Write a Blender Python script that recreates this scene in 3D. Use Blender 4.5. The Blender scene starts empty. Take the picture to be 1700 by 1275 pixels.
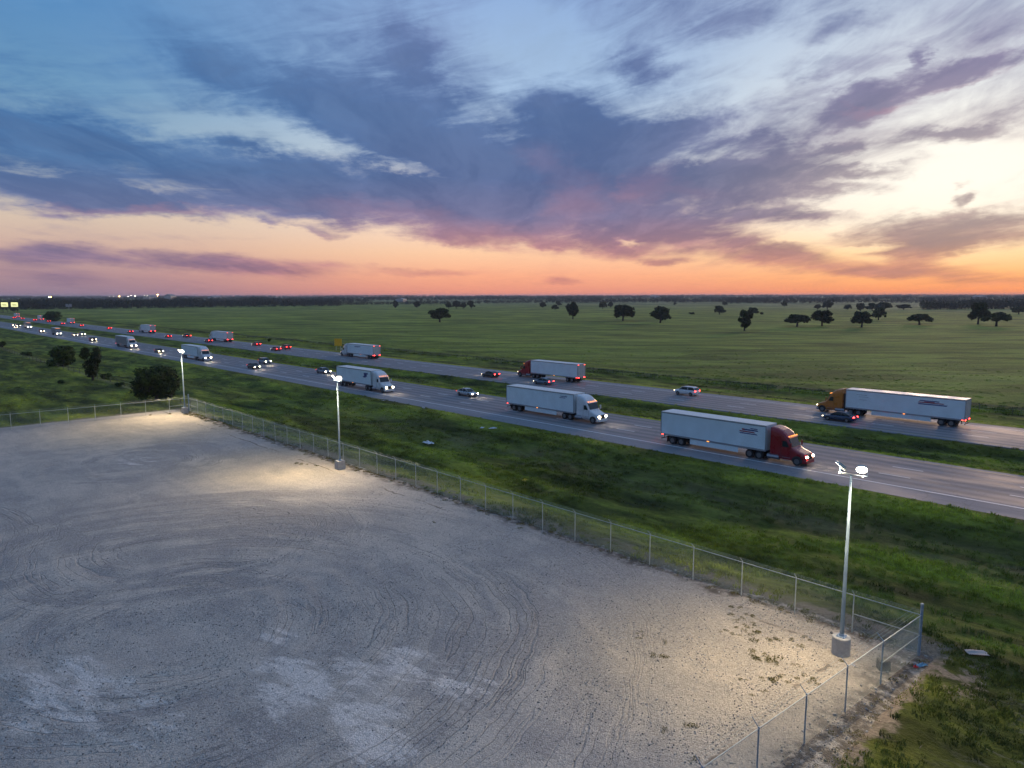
import bpy, math, random
import numpy as np
from mathutils import Matrix, Vector
R = math.radians
SC = bpy.context.scene
COL = SC.collection

# ------------------------------------------------------------------ camera
# World axes: +X runs along the highway, +Y across it (away from the lot), Z up, metres.
CAM_H = 19.0
fwd_h = Vector((-0.72525, 0.68849, 0.0))
right_h = Vector((0.68849, 0.72525, 0.0))
pitch = R(7.13)
fwd = fwd_h * math.cos(pitch) - Vector((0, 0, 1)) * math.sin(pitch)
upv = right_h.cross(fwd)
roll = R(0.0876)
rt = right_h * math.cos(roll) - upv * math.sin(roll)
up2 = right_h * math.sin(roll) + upv * math.cos(roll)
cam = bpy.data.cameras.new('camera')
cam.sensor_width = 36.0
cam.lens = 24.95
cam.clip_start = 0.5
cam.clip_end = 40000.0
cam_o = bpy.data.objects.new('camera', cam)
M = Matrix((rt, up2, -fwd)).transposed().to_4x4()
M.translation = Vector((0, 0, CAM_H))
cam_o.matrix_world = M
COL.objects.link(cam_o)
SC.camera = cam_o

SC.view_settings.view_transform = 'Standard'
SC.view_settings.look = 'None'
SC.view_settings.gamma = 1.0
SC.view_settings.exposure = 0.13
SC.view_settings.use_curve_mapping = False
SC.render.engine = 'CYCLES'
cy = SC.cycles
cy.use_denoising = True
try:
    cy.denoiser = 'OPENIMAGEDENOISE'
except Exception:
    pass
cy.use_adaptive_sampling = True
cy.adaptive_threshold = 0.03
cy.max_bounces = 5
cy.diffuse_bounces = 2
cy.glossy_bounces = 2
cy.transmission_bounces = 3
cy.volume_bounces = 0
cy.transparent_max_bounces = 8
cy.caustics_reflective = False
cy.caustics_refractive = False
cy.sample_clamp_indirect = 3.0


def lin(c):
    return tuple(((v / 255.0) / 12.92 if v <= 10.3 else ((v / 255.0 + 0.055) / 1.055) ** 2.4) for v in c) + (1.0,)


class NT:
    """Small helper that writes node trees as expressions."""

    def __init__(self, tree):
        self.t = tree
        self.n = tree.nodes
        self.l = tree.links

    def new(self, kind, **kw):
        nd = self.n.new(kind)
        for k, v in kw.items():
            setattr(nd, k, v)
        return nd

    def put(self, sock, v):
        if isinstance(v, bpy.types.NodeSocket):
            self.l.new(v, sock)
        elif v is not None:
            sock.default_value = v

    def m(self, op, a, b=None, c=None, clamp=False):
        nd = self.new('ShaderNodeMath', operation=op, use_clamp=clamp)
        self.put(nd.inputs[0], a)
        self.put(nd.inputs[1], b)
        self.put(nd.inputs[2], c)
        return nd.outputs[0]

    def v(self, op, a, b=None, s=None):
        nd = self.new('ShaderNodeVectorMath', operation=op)
        self.put(nd.inputs[0], a)
        self.put(nd.inputs[1], b)
        if s is not None:
            self.put(nd.inputs[3], s)
        return nd.outputs['Value'] if op in ('LENGTH', 'DOT_PRODUCT', 'DISTANCE') else nd.outputs[0]

    def sep(self, a):
        nd = self.new('ShaderNodeSeparateXYZ')
        self.put(nd.inputs[0], a)
        return nd.outputs

    def com(self, x, y, z=0.0):
        nd = self.new('ShaderNodeCombineXYZ')
        for i, q in enumerate((x, y, z)):
            self.put(nd.inputs[i], q)
        return nd.outputs[0]

    def noise(self, vec, scale, detail=3.0, rough=0.5, dist=0.0, color=False):
        nd = self.new('ShaderNodeTexNoise')
        self.put(nd.inputs['Vector'], vec)
        self.put(nd.inputs['Scale'], scale)
        nd.inputs['Detail'].default_value = detail
        nd.inputs['Roughness'].default_value = rough
        nd.inputs['Distortion'].default_value = dist
        return nd.outputs['Color' if color else 'Fac']

    def voro(self, vec, scale, feature='F1', out='Distance', rnd=1.0):
        nd = self.new('ShaderNodeTexVoronoi', feature=feature)
        self.put(nd.inputs['Vector'], vec)
        nd.inputs['Scale'].default_value = scale
        nd.inputs['Randomness'].default_value = rnd
        return nd.outputs[out]

    def ss(self, x, a, b, lo=0.0, hi=1.0, smooth=True):
        nd = self.new('ShaderNodeMapRange')
        nd.interpolation_type = 'SMOOTHSTEP' if smooth else 'LINEAR'
        nd.clamp = True
        self.put(nd.inputs[0], x)
        nd.inputs[1].default_value = a
        nd.inputs[2].default_value = b
        nd.inputs[3].default_value = lo
        nd.inputs[4].default_value = hi
        return nd.outputs[0]

    def ramp(self, x, stops, srgb=True, interp='LINEAR'):
        nd = self.new('ShaderNodeValToRGB')
        cr = nd.color_ramp
        cr.interpolation = interp
        while len(cr.elements) < len(stops):
            cr.elements.new(0.5)
        for e, (p, c) in zip(cr.elements, stops):
            e.position = p
            e.color = lin(c) if srgb else tuple(c) + (1.0,)
        self.put(nd.inputs[0], x)
        return nd.outputs[0]

    def mix(self, f, a, b, mode='MIX', clamp=True):
        nd = self.new('ShaderNodeMix', data_type='RGBA', blend_type=mode)
        nd.clamp_factor = clamp
        self.put(nd.inputs[0], f)
        self.put(nd.inputs[6], a)
        self.put(nd.inputs[7], b)
        return nd.outputs[2]

    def ell(self, vec, cx, cyy, rot, lx, ly):
        """distance to an ellipse: 0 in the middle, 1 on its rim"""
        nd = self.new('ShaderNodeMapping', vector_type='TEXTURE')
        self.put(nd.inputs['Vector'], vec)
        nd.inputs['Location'].default_value = (cx, cyy, 0)
        nd.inputs['Rotation'].default_value = (0, 0, R(rot))
        nd.inputs['Scale'].default_value = (lx, ly, 1)
        return self.v('LENGTH', nd.outputs[0])


# ------------------------------------------------------------------ sky
world = bpy.data.worlds.new('World')
SC.world = world
world.use_nodes = True
W = NT(world.node_tree)
W.n.clear()
SUN_AZ = 33.5          # degrees to the right of the camera's heading
SUN_EL = 2.0
heading = math.atan2(fwd_h.y, fwd_h.x)
sun_dir_angle = heading - R(SUN_AZ)
sun_vec = Vector((math.cos(sun_dir_angle), math.sin(sun_dir_angle), 0))

DARK = [(-29.42,8.93,-3.3,10.84,1.86,1.0), (-13.31,8.03,-5.0,10.03,1.85,1.0), (-1.12,6.82,-7.0,9.18,1.74,0.9), (-27.6,6.44,0.4,10.96,0.81,1.2), (-31.26,7.36,-0.2,7.08,0.54,0.5), (-14.16,6.76,-1.9,7.45,0.71,0.8), (18.42,9.01,3.2,7.21,0.93,0.7), (18.7,10.72,0.1,5.12,0.58,0.5), (23.31,7.21,1.6,5.21,0.5,0.5), (15.28,4.06,-6.0,5.91,1.08,0.6), (23.78,18.08,3.3,4.11,0.58,0.35), (21.09,15.78,-1.7,5.48,0.54,0.35), (-4.13,5.81,-3.5,9.82,0.83,0.7), (-18.4,8.18,-9.1,7.76,1.93,0.9), (-4.6,8.6,-11.1,8.48,2.69,0.9), (5.64,7.95,-8.2,7.55,2.79,0.9), (-20.42,15.67,-18.3,8.16,1.31,0.7), (-30.98,11.39,1.2,7.52,1.49,0.5), (-11.48,13.36,-20.9,8.62,1.67,0.8), (-3.66,10.7,-21.1,7.8,2.63,0.9), (-8.65,16.08,-24.5,6.04,2.23,0.55), (-7.32,17.39,-58.3,3.22,1.4,0.45), (4.01,13.35,-29.3,4.98,1.91,0.8), (6.11,10.5,-21.6,6.34,2.63,1.0), (10.35,16.77,-14.2,3.08,1.04,0.55), (16.46,19.14,6.3,5.47,0.82,0.4), (11.95,12.12,8.4,5.51,1.1,0.7), (14.82,8.08,9.6,7.96,2.18,1.1), (19.25,6.75,6.9,5.84,1.12,0.7), (9.34,5.63,-7.5,7.82,1.64,0.9), (25.26,13.18,12.6,3.07,0.77,0.8), (30.85,14.12,7.0,4.02,0.62,0.75), (28.13,15.44,-37.4,0.84,0.73,0.5), (31.08,10.67,0.2,3.97,0.45,0.6), (24.1,10.41,3.9,1.96,0.4,0.55), (30.89,4.37,2.0,6.76,1.04,1.6), (29.84,3.29,-4.2,3.96,0.69,1.2), (20.48,3.08,-11.0,5.6,0.88,1.1), (31.67,6.71,1.0,1.05,0.39,1.1), (28.32,1.72,-2.1,5.81,0.5,0.8), (26.63,8.7,2.4,8.53,0.4,0.5), (22.73,5.69,-4.8,2.84,0.38,0.5), (-32.33,2.73,2.8,5.24,0.6,0.8), (-24.17,2.51,-4.0,6.81,0.56,0.85), (-17.82,2.04,2.4,7.21,0.54,0.6), (-32.37,1.32,-3.9,3.99,0.48,0.4), (-18.05,5.22,-7.4,1.99,0.31,0.8), (-14.43,4.75,-0.8,2.82,0.27,0.7), (-5.17,4.48,-3.4,5.88,0.42,0.8), (2.88,4.32,-7.0,2.59,0.37,0.7), (8.55,3.36,-6.6,3.63,0.65,0.7), (-7.11,1.71,-0.7,4.84,0.24,0.5), (11.59,2.54,-1.1,2.65,0.23,0.6), (27.38,1.73,0.8,3.57,0.34,0.7), (29.42,2.28,-4.4,2.87,0.25,0.4), (33.39,1.01,-2.5,4.2,0.36,0.5), (4.09,1.04,0.7,1.77,0.19,0.5)]
CLEAR = [(-27.77,12.21,-2.1,8.98,1.14,0.55), (-18.19,11.36,-7.6,8.03,0.91,0.75), (-7.38,9.98,-7.6,6.26,0.44,0.9), (-33.4,8.19,-1.7,3.59,0.34,0.6), (-25.86,7.38,-5.1,3.95,0.29,0.5), (1.88,18.48,-5.1,6.27,2.37,0.8), (18.89,15.41,1.4,6.33,2.35,0.6), (11.06,13.23,10.7,4.56,0.92,0.6), (16.59,10.52,4.2,5.24,0.59,0.7), (32.16,8.34,1.7,5.44,1.53,0.8), (25.67,6.58,-0.8,9.8,0.66,0.6), (-17.6,4.56,-1.8,17.93,0.61,0.45), (-8.72,3.21,-3.2,16.3,0.74,0.5), (22.39,4.53,-0.9,2.39,0.3,0.9), (9.25,4.21,-3.0,1.28,0.23,0.9), (27.13,3.41,0.3,2.96,0.25,0.9), (32.0,2.39,-0.9,3.6,0.32,0.6)]
PINK = [(4.98,7.08,11.7,3.32,1.37,0.8), (10.3,8.32,18.7,3.37,0.98,0.55), (2.85,10.03,-3.9,2.44,1.11,0.35), (8.95,7.9,-1.3,1.24,0.63,0.5), (-25.68,5.96,2.2,9.65,0.29,0.7), (-9.15,6.33,-4.9,9.52,0.63,0.6), (26.74,12.73,3.6,3.43,0.23,1.0), (32.28,13.49,9.0,3.07,0.22,0.8), (-2.29,4.75,-3.4,9.79,0.65,0.6), (13.94,7.89,-18.2,2.72,0.7,0.3), (28.38,2.32,2.7,4.8,0.75,0.7), (20.55,2.63,-12.8,4.74,0.8,0.5), (10.75,5.96,-10.5,6.11,1.0,0.25)]
tc = W.new('ShaderNodeTexCoord').outputs['Generated']
dirv = W.v('NORMALIZE', tc)
dz = W.sep(dirv)[2]
df = W.v('DOT_PRODUCT', dirv, tuple(fwd_h))
dr = W.v('DOT_PRODUCT', dirv, tuple(right_h))
AZ = W.m('MULTIPLY', W.m('ARCTAN2', dr, df), 57.29578)
EL = W.m('MULTIPLY', W.m('ARCSINE', dz), 57.29578)
# the cloud sheet seen in perspective: streaks that run towards one point on the horizon
zz = W.m('ADD', W.m('ABSOLUTE', dz), 0.07)
pl_a = W.m('DIVIDE', df, zz)
pl_c = W.m('DIVIDE', dr, zz)
plane = W.com(W.m('MULTIPLY', pl_a, 0.34), W.m('MULTIPLY', pl_c, 0.95), 0.0)
warp = W.noise(plane, 1.3, 4.0, 0.55, color=True)
warp = W.v('SUBTRACT', warp, (0.5, 0.5, 0.5))
fine = W.noise(W.v('ADD', plane, W.v('SCALE', warp, None, 0.55)), 3.1, 9.0, 0.62)
slope = W.m('SUBTRACT', EL, W.m('MULTIPLY', W.m('MULTIPLY', AZ, W.m('MULTIPLY', EL, 0.012)), W.ss(W.m('ABSOLUTE', AZ), 60.0, 40.0)))
puff = W.noise(W.com(W.m('MULTIPLY', AZ, 0.15), W.m('MULTIPLY', slope, 0.62), 3.0), 1.0, 9.0, 0.62, 0.7)
warp2 = W.v('SUBTRACT', W.noise(W.com(W.m('MULTIPLY', AZ, 0.20), W.m('MULTIPLY', EL, 0.50), 9.0), 1.0, 8.0, 0.66, color=True), (0.5, 0.5, 0.5))
lowf = W.ss(EL, 0.0, 9.0, 0.35, 1.0)
wa, we, _ = W.sep(warp2)
pa, pe, _ = W.sep(warp)
AW = W.m('ADD', AZ, W.m('MULTIPLY', W.m('ADD', W.m('MULTIPLY', wa, 7.0), W.m('MULTIPLY', pa, 3.0)), lowf))
EW = W.m('ADD', EL, W.m('MULTIPLY', W.m('ADD', W.m('MULTIPLY', we, 3.6), W.m('MULTIPLY', pe, 1.6)), lowf))
PV = W.com(AW, EW, 0.0)


chain = [PV]      # each stroke reads its coordinates through the one before, which keeps the shader's stack small


def strokes(lst, soft=0.0, wide=2.0):
    acc = None
    for (a, e, rot, lx, ly, amp) in lst:
        s = W.ss(W.ell(chain[0], a, e, rot, lx * 1.15, ly * wide), 1.0, 0.0 + soft, 0.0, amp)
        acc = s if acc is None else W.m('ADD', acc, s)
        nd = W.new('ShaderNodeVectorMath', operation='MULTIPLY_ADD')
        W.put(nd.inputs[0], acc)
        nd.inputs[1].default_value = (1e-7, 1e-7, 1e-7)
        W.put(nd.inputs[2], chain[0])
        chain[0] = nd.outputs[0]
    return acc


dens = strokes(DARK)
dens = W.m('SUBTRACT', 1.0, W.m('EXPONENT', W.m('MULTIPLY', dens, -1.25)))
clr = strokes(CLEAR, 0.0, 1.6)
pnk = W.m('MINIMUM', strokes(PINK), 1.0)
silk = W.noise(W.com(W.m('MULTIPLY', W.m('ADD', pl_a, pa), 0.16), W.m('MULTIPLY', W.m('ADD', pl_c, W.m('MULTIPLY', pe, 0.35)), 2.3), 7.0), 1.0, 6.0, 0.6)
streak = W.m('ADD', W.m('SUBTRACT', fine, 0.5), W.m('MULTIPLY', W.m('SUBTRACT', silk, 0.5), 0.5))
pf = W.m('SUBTRACT', puff, 0.5)
outside = W.m('MAXIMUM', W.ss(W.m('ABSOLUTE', AZ), 37.0, 50.0), W.ss(EL, 22.0, 32.0))
gen = W.ss(W.noise(plane, 0.9, 5.0, 0.5), 0.42, 0.66, 0.0, 0.5)
D = W.m('SUBTRACT', W.m('MULTIPLY', dens, 1.55), W.m('MULTIPLY', clr, 0.85))
D = W.m('ADD', D, W.m('MULTIPLY', gen, outside))
amp_n = W.ss(EL, 1.0, 8.0, 0.55, 1.0)
D = W.m('ADD', D, W.m('MULTIPLY', streak, W.m('MULTIPLY', amp_n, 1.35)))
D = W.m('ADD', D, W.m('MULTIPLY', pf, W.ss(EL, 0.5, 7.0, 0.9, 1.9)))
D = W.m('ADD', D, W.m('MULTIPLY', W.ss(AZ, 5.0, 25.0), W.ss(EL, 6.0, 11.0, 0.0, 0.16)))
D = W.m('ADD', D, W.ss(EL, 5.0, 12.0, -0.08, 0.26))
cover = W.ss(D, -0.25, 1.1)
veil = W.ss(W.m('ADD', W.m('ADD', W.m('MULTIPLY', fine, 0.8), W.m('MULTIPLY', puff, 0.6)), W.m('MULTIPLY', clr, 0.22)), 0.62, 1.05)

u = W.m('DIVIDE', EL, 30.0, clamp=True)
cl_L = W.ramp(u, [(0.0, (142, 122, 142)), (0.05, (172, 140, 146)), (0.11, (202, 170, 158)), (0.18, (210, 190, 172)), (0.24, (190, 188, 182)), (0.32, (140, 166, 186)), (0.45, (110, 152, 186)), (0.62, (84, 134, 184)), (1.0, (94, 142, 190))])
cl_C = W.ramp(u, [(0.0, (228, 142, 122)), (0.05, (246, 172, 136)), (0.11, (248, 200, 162)), (0.17, (246, 214, 188)), (0.26, (226, 210, 200)), (0.36, (196, 208, 220)), (0.5, (164, 190, 220)), (0.72, (142, 172, 214)), (1.0, (142, 176, 216))])
cl_R = W.ramp(u, [(0.0, (240, 140, 96)), (0.04, (250, 178, 118)), (0.10, (255, 214, 158)), (0.17, (255, 240, 214)), (0.25, (255, 250, 238)), (0.36, (246, 246, 240)), (0.48, (222, 228, 232)), (0.62, (196, 208, 222)), (0.8, (176, 194, 218)), (1.0, (166, 188, 216))])
cl_B = W.ramp(u, [(0.0, (96, 104, 132)), (0.1, (112, 118, 146)), (0.3, (112, 138, 174)), (1.0, (120, 154, 194))])
tL = W.ss(AZ, -34.0, -2.0)
tR = W.ss(AZ, 4.0, 33.0)
dist_sun = W.m('ABSOLUTE', W.m('SUBTRACT', W.m('MODULO', W.m('ADD', W.m('SUBTRACT', AZ, SUN_AZ), 540.0), 360.0), 180.0))
tB = W.ss(dist_sun, 75.0, 150.0)
tRb = W.ss(dist_sun, 90.0, 35.0)


def columns(l, c, r, b):
    x = W.mix(tL, l, c)
    rr = W.mix(tRb, l, r)
    x = W.mix(tR, x, rr)
    return W.mix(tB, x, b)


clear_col = columns(cl_L, cl_C, cl_R, cl_B)
dk_L = W.ramp(u, [(0.0, (126, 108, 134)), (0.06, (122, 104, 134)), (0.12, (134, 116, 142)), (0.2, (104, 116, 156)), (0.3, (72, 110, 158)), (0.42, (66, 112, 164)), (0.65, (86, 134, 182)), (1.0, (72, 116, 168))])
dk_C = W.ramp(u, [(0.0, (206, 128, 118)), (0.06, (196, 132, 126)), (0.13, (168, 124, 136)), (0.2, (114, 112, 150)), (0.3, (82, 102, 148)), (0.45, (82, 110, 158)), (0.65, (106, 126, 172)), (1.0, (98, 128, 178))])
dk_R = W.ramp(u, [(0.0, (206, 132, 104)), (0.05, (186, 132, 112)), (0.10, (160, 128, 118)), (0.18, (142, 126, 132)), (0.28, (150, 138, 146)), (0.38, (140, 132, 152)), (0.5, (126, 124, 156)), (0.7, (140, 156, 188)), (1.0, (116, 142, 186))])
dk_B = W.ramp(u, [(0.0, (84, 90, 118)), (0.3, (80, 100, 140)), (1.0, (64, 98, 148))])
dark_col = columns(dk_L, dk_C, dk_R, dk_B)
dark_col = W.mix(W.ss(D, 0.5, 1.5, 0.0, 0.30), dark_col, (0.080, 0.118, 0.225, 1))
body = W.noise(W.v('ADD', plane, W.v('SCALE', warp, None, 1.1)), 1.9, 7.0, 0.62, 0.3)
dark_col = W.mix(W.ss(body, 0.42, 0.66, 0.0, 0.55), dark_col, W.v('MULTIPLY', dark_col, (1.55, 1.42, 1.28)))
dark_col = W.mix(W.ss(body, 0.50, 0.34, 0.0, 0.30), dark_col, W.v('MULTIPLY', dark_col, (0.70, 0.78, 0.88)))
pink_col = W.mix(W.ss(EL, 2.0, 9.0), (0.72, 0.30, 0.22, 1), (0.42, 0.22, 0.30, 1))
lit_edge = W.mix(0.5, clear_col, W.mix(tR, (0.26, 0.36, 0.48, 1), (0.95, 0.9, 0.8, 1)))
sky_c = W.mix(W.m('MULTIPLY', veil, W.ss(EL, 3.0, 10.0, 0.0, 0.55)), clear_col, lit_edge)
sky_c = W.mix(cover, sky_c, dark_col)
sky_c = W.mix(W.m('MULTIPLY', pnk, W.m('MULTIPLY', W.ss(D, 0.1, 0.7), 0.36)), sky_c, pink_col)
glow = W.ss(W.ell(W.com(AZ, EL, 0.0), 33.5, 8.0, 6, 17.0, 7.0), 1.0, 0.0, 0.0, 0.75)
sky_c = W.mix(W.m('MULTIPLY', glow, W.m('SUBTRACT', 1.0, W.m('MULTIPLY', cover, 0.75))), sky_c, (1.0, 0.95, 0.84, 1))
below = W.ss(dz, -0.02, -0.004, 1.0, 0.0)
sky_c = W.mix(below, sky_c, (0.05, 0.06, 0.055, 1))
bg = W.new('ShaderNodeBackground')
W.l.new(sky_c, bg.inputs['Color'])
bg.inputs['Strength'].default_value = 0.97
nish = W.new('ShaderNodeTexSky', sky_type='NISHITA')
nish.sun_disc = False
nish.sun_elevation = R(SUN_EL)
nish.sun_rotation = math.atan2(sun_vec.x, sun_vec.y)
nish.dust_density = 1.5
bg2 = W.new('ShaderNodeBackground')
W.l.new(nish.outputs[0], bg2.inputs['Color'])
bg2.inputs['Strength'].default_value = 0.003
add = W.new('ShaderNodeAddShader')
W.l.new(bg.outputs[0], add.inputs[0])
W.l.new(bg2.outputs[0], add.inputs[1])
wo = W.new('ShaderNodeOutputWorld')
W.l.new(add.outputs[0], wo.inputs['Surface'])
world.cycles.sampling_method = 'MANUAL'
world.cycles.sample_map_resolution = 512

# ------------------------------------------------------------------ sun, already behind the cloud bank
sun = bpy.data.lights.new('sun', 'SUN')
sun.energy = 1.1
sun.angle = R(14)
sun.color = (1.0, 0.66, 0.44)
sun_o = bpy.data.objects.new('sun', sun)
COL.objects.link(sun_o)
el = R(7.0)
sd = Vector((sun_vec.x * math.cos(el), sun_vec.y * math.cos(el), math.sin(el)))
sun_o.rotation_euler = (-sd).to_track_quat('-Z', 'Y').to_euler()
sun_o.location = (0, 0, 60)


# ------------------------------------------------------------------ materials
def material(name):
    m = bpy.data.materials.new(name)
    m.use_nodes = True
    t = NT(m.node_tree)
    b = t.n['Principled BSDF']
    return m, t, b


def simple(name, color, rough=0.5, metal=0.0, spec=0.5, vary=0.0, vscale=3.0, bump=0.0, bscale=20.0, coat=0.0):
    m, t, b = material(name)
    c = tuple(color) + (1.0,) if len(color) == 3 else color
    tcn = t.new('ShaderNodeTexCoord')
    if vary > 0:
        oi = t.new('ShaderNodeObjectInfo')
        vec = t.v('ADD', tcn.outputs['Object'], t.v('SCALE', oi.outputs['Location'], None, 0.37))
        n = t.noise(vec, vscale, 5.0, 0.6)
        k = t.ss(n, 0.3, 0.7, 1.0 - vary, 1.0 + vary, smooth=False)
        t.put(b.inputs['Base Color'], t.v('SCALE', c[:3], None, k))
        t.put(b.inputs['Roughness'], t.ss(n, 0.3, 0.7, max(0.02, rough - 0.1), min(1.0, rough + 0.1)))
    else:
        b.inputs['Base Color'].default_value = c
        b.inputs['Roughness'].default_value = rough
    b.inputs['Metallic'].default_value = metal
    b.inputs['Specular IOR Level'].default_value = spec
    b.inputs['Coat Weight'].default_value = coat
    b.inputs['Coat Roughness'].default_value = 0.08
    if bump > 0:
        bn = t.new('ShaderNodeBump')
        bn.inputs['Strength'].default_value = bump
        bn.inputs['Distance'].default_value = 0.02
        t.put(bn.inputs['Height'], t.noise(tcn.outputs['Object'], bscale, 4.0, 0.6))
        t.put(b.inputs['Normal'], bn.outputs[0])
    return m


def emitter(name, color, strength):
    m, t, b = material(name)
    b.inputs['Base Color'].default_value = tuple(color) + (1,)
    b.inputs['Emission Color'].default_value = tuple(color) + (1,)
    b.inputs['Emission Strength'].default_value = strength
    return m


MT = {}
MT['galv'] = simple('galvanised_steel', (0.54, 0.57, 0.54), 0.5, 0.2, vary=0.14, vscale=6)
MT['galv_blue'] = simple('weathered_galvanised_post', (0.22, 0.32, 0.46), 0.5, 0.3, vary=0.22, vscale=5)
MT['wire'] = simple('fence_wire', (0.40, 0.46, 0.42), 0.5, 0.2)
MT['concrete'] = simple('cast_concrete', (0.42, 0.415, 0.40), 0.85, vary=0.16, vscale=4, bump=0.5, bscale=30)
MT['pole'] = simple('brushed_lamp_pole', (0.22, 0.30, 0.37), 0.42, 0.4, vary=0.1, vscale=2)


def grass_group():
    """Colour of the grassland at a world position; blades and ground share it."""
    g = bpy.data.node_groups.new('grass_colour', 'ShaderNodeTree')
    g.interface.new_socket('Color', in_out='OUTPUT', socket_type='NodeSocketColor')
    t = NT(g)
    out = t.new('NodeGroupOutput')
    pos = t.new('ShaderNodeNewGeometry').outputs['Position']
    x, y, z = t.sep(pos)
    stretched = t.com(t.m('MULTIPLY', x, 0.42), y, 0.0)
    flat = t.com(x, y, 0.0)
    a = t.noise(stretched, 0.075, 5.0, 0.6, 0.6)
    b = t.noise(stretched, 0.33, 5.0, 0.62, 0.4)
    c = t.noise(flat, 1.6, 4.0, 0.6)
    far = t.noise(t.com(t.m('MULTIPLY', x, 0.8), y, 5.0), 0.006, 5.0, 0.55, 0.5)
    base = t.ramp(b, [(0.30, (0.034, 0.044, 0.009)), (0.44, (0.078, 0.094, 0.016)), (0.56, (0.134, 0.154, 0.022)), (0.70, (0.225, 0.230, 0.034))], srgb=False)
    # near verge: lush yellow-green swathes, dull brown hollow in the ditch
    lush = t.ss(a, 0.46, 0.62)
    col = t.mix(t.m('MULTIPLY', lush, 0.55), base, (0.255, 0.272, 0.024, 1))
    ditch = t.m('MULTIPLY', t.ss(t.m('ABSOLUTE', t.m('SUBTRACT', y, t.m('ADD', 58.0, t.m('MULTIPLY', a, 8.0)))), 6.0, 0.5), t.ss(b, 0.42, 0.60))
    ditch = t.m('MULTIPLY', ditch, t.ss(x, -125.0, -95.0))
    col = t.mix(t.m('MULTIPLY', ditch, 0.75), col, (0.085, 0.074, 0.042, 1))
    # mown strips beside the lanes are yellower
    def strip(y0, w):
        return t.ss(t.m('ABSOLUTE', t.m('SUBTRACT', y, y0)), w, w * 0.3)
    st = t.m('ADD', t.m('ADD', strip(91.6, 3.2), strip(123.4, 3.0)), t.m('MULTIPLY', strip(70.2, 2.0), 0.25), clamp=True)
    col = t.mix(t.m('MULTIPLY', st, t.ss(c, 0.3, 0.7, 0.45, 0.9)), col, (0.290, 0.310, 0.032, 1))
    # rank dark weeds outside the right-hand fence
    outer = t.m('MULTIPLY', t.ss(x, -11.5, -9.5), t.ss(y, 47.0, 40.0))
    col = t.mix(t.m('MULTIPLY', outer, 0.7), col, t.mix(t.ss(b, 0.36, 0.64), (0.026, 0.034, 0.011, 1), (0.085, 0.095, 0.020, 1)))
    # open pasture beyond the highway: paler and flatter, long drifts
    past = t.ss(y, 128.0, 175.0)
    pcol = t.ramp(t.noise(t.com(t.m('MULTIPLY', x, 0.5), t.m('MULTIPLY', y, 0.9), 2.0), 0.028, 6.0, 0.62, 0.5),
                  [(0.30, (0.105, 0.138, 0.030)), (0.48, (0.182, 0.228, 0.040)), (0.66, (0.270, 0.310, 0.056))], srgb=False)
    col = t.mix(t.m('MULTIPLY', past, 0.72), col, pcol)
    # ragged dark band along the ranch fence: shadow line painted in, among taller weeds
    weeds = t.ss(t.m('ABSOLUTE', t.m('SUBTRACT', y, t.m('ADD', 138.0, t.m('MULTIPLY', a, 8.0)))), 3.4, 0.8)
    col = t.mix(t.m('MULTIPLY', weeds, t.ss(c, 0.3, 0.6, 0.3, 0.8)), col, (0.030, 0.034, 0.016, 1))
    # the fields far off
    farm = t.ss(y, 600.0, 1400.0)
    fcol = t.ramp(far, [(0.36, (0.09, 0.12, 0.05)), (0.47, (0.13, 0.15, 0.06)), (0.55, (0.26, 0.27, 0.14)), (0.66, (0.10, 0.13, 0.055))], srgb=False)
    col = t.mix(t.m('MULTIPLY', farm, 0.8), col, fcol)
    # worn path by the left field fence
    p = t.m('MULTIPLY', t.ss(t.m('ABSOLUTE', t.m('SUBTRACT', y, t.m('ADD', 41.0, t.m('MULTIPLY', a, 5.0)))), 1.5, 0.4), t.m('MULTIPLY', t.ss(x, -124.0, -128.0), t.ss(b, 0.38, 0.55)))
    col = t.mix(t.m('MULTIPLY', p, 0.55), col, (0.13, 0.12, 0.085, 1))
    sp = t.ss(c, 0.25, 0.75, 0.72, 1.28, smooth=False)
    swath = t.noise(t.com(t.m('MULTIPLY', x, 0.30), t.m('MULTIPLY', y, 1.1), 6.0), 0.16, 6.0, 0.64, 0.8)
    col = t.v('SCALE', col, None, t.m('MULTIPLY', sp, t.m('MULTIPLY_ADD', past, t.m('SUBTRACT', 1.0, t.ss(swath, 0.36, 0.64, 0.60, 1.55)), t.ss(swath, 0.36, 0.64, 0.60, 1.55))))
    # long dark drifts across the pasture and the wheel track that leads to the lone oak
    rr_ = t.m('ADD', t.m('MULTIPLY', x, 0.688), t.m('MULTIPLY', y, 0.725))
    ff_ = t.m('ADD', t.m('MULTIPLY', x, -0.725), t.m('MULTIPLY', y, 0.688))
    drift = t.noise(t.com(t.m('MULTIPLY', rr_, 0.10), t.m('MULTIPLY', ff_, 0.42), 1.0), 0.22, 6.0, 0.62, 0.6)
    col = t.v('SCALE', col, None, t.m('MULTIPLY_ADD', past, t.m('SUBTRACT', t.ss(drift, 0.38, 0.60, 0.68, 1.45), 1.0), 1.0))
    tdist = t.m('ABSOLUTE', t.m('SUBTRACT', t.m('SUBTRACT', ff_, t.m('MULTIPLY', rr_, 0.43)), t.m('ADD', 478.0, t.m('MULTIPLY', a, 12.0))))
    track = t.m('MULTIPLY', t.m('MULTIPLY', t.ss(tdist, 4.0, 1.0), past), t.ss(rr_, 130.0, 40.0))
    col = t.mix(t.m('MULTIPLY', track, 0.6), col, (0.030, 0.034, 0.016, 1))
    t.put(out.inputs[0], col)
    return g


GRASS_G = grass_group()


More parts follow.
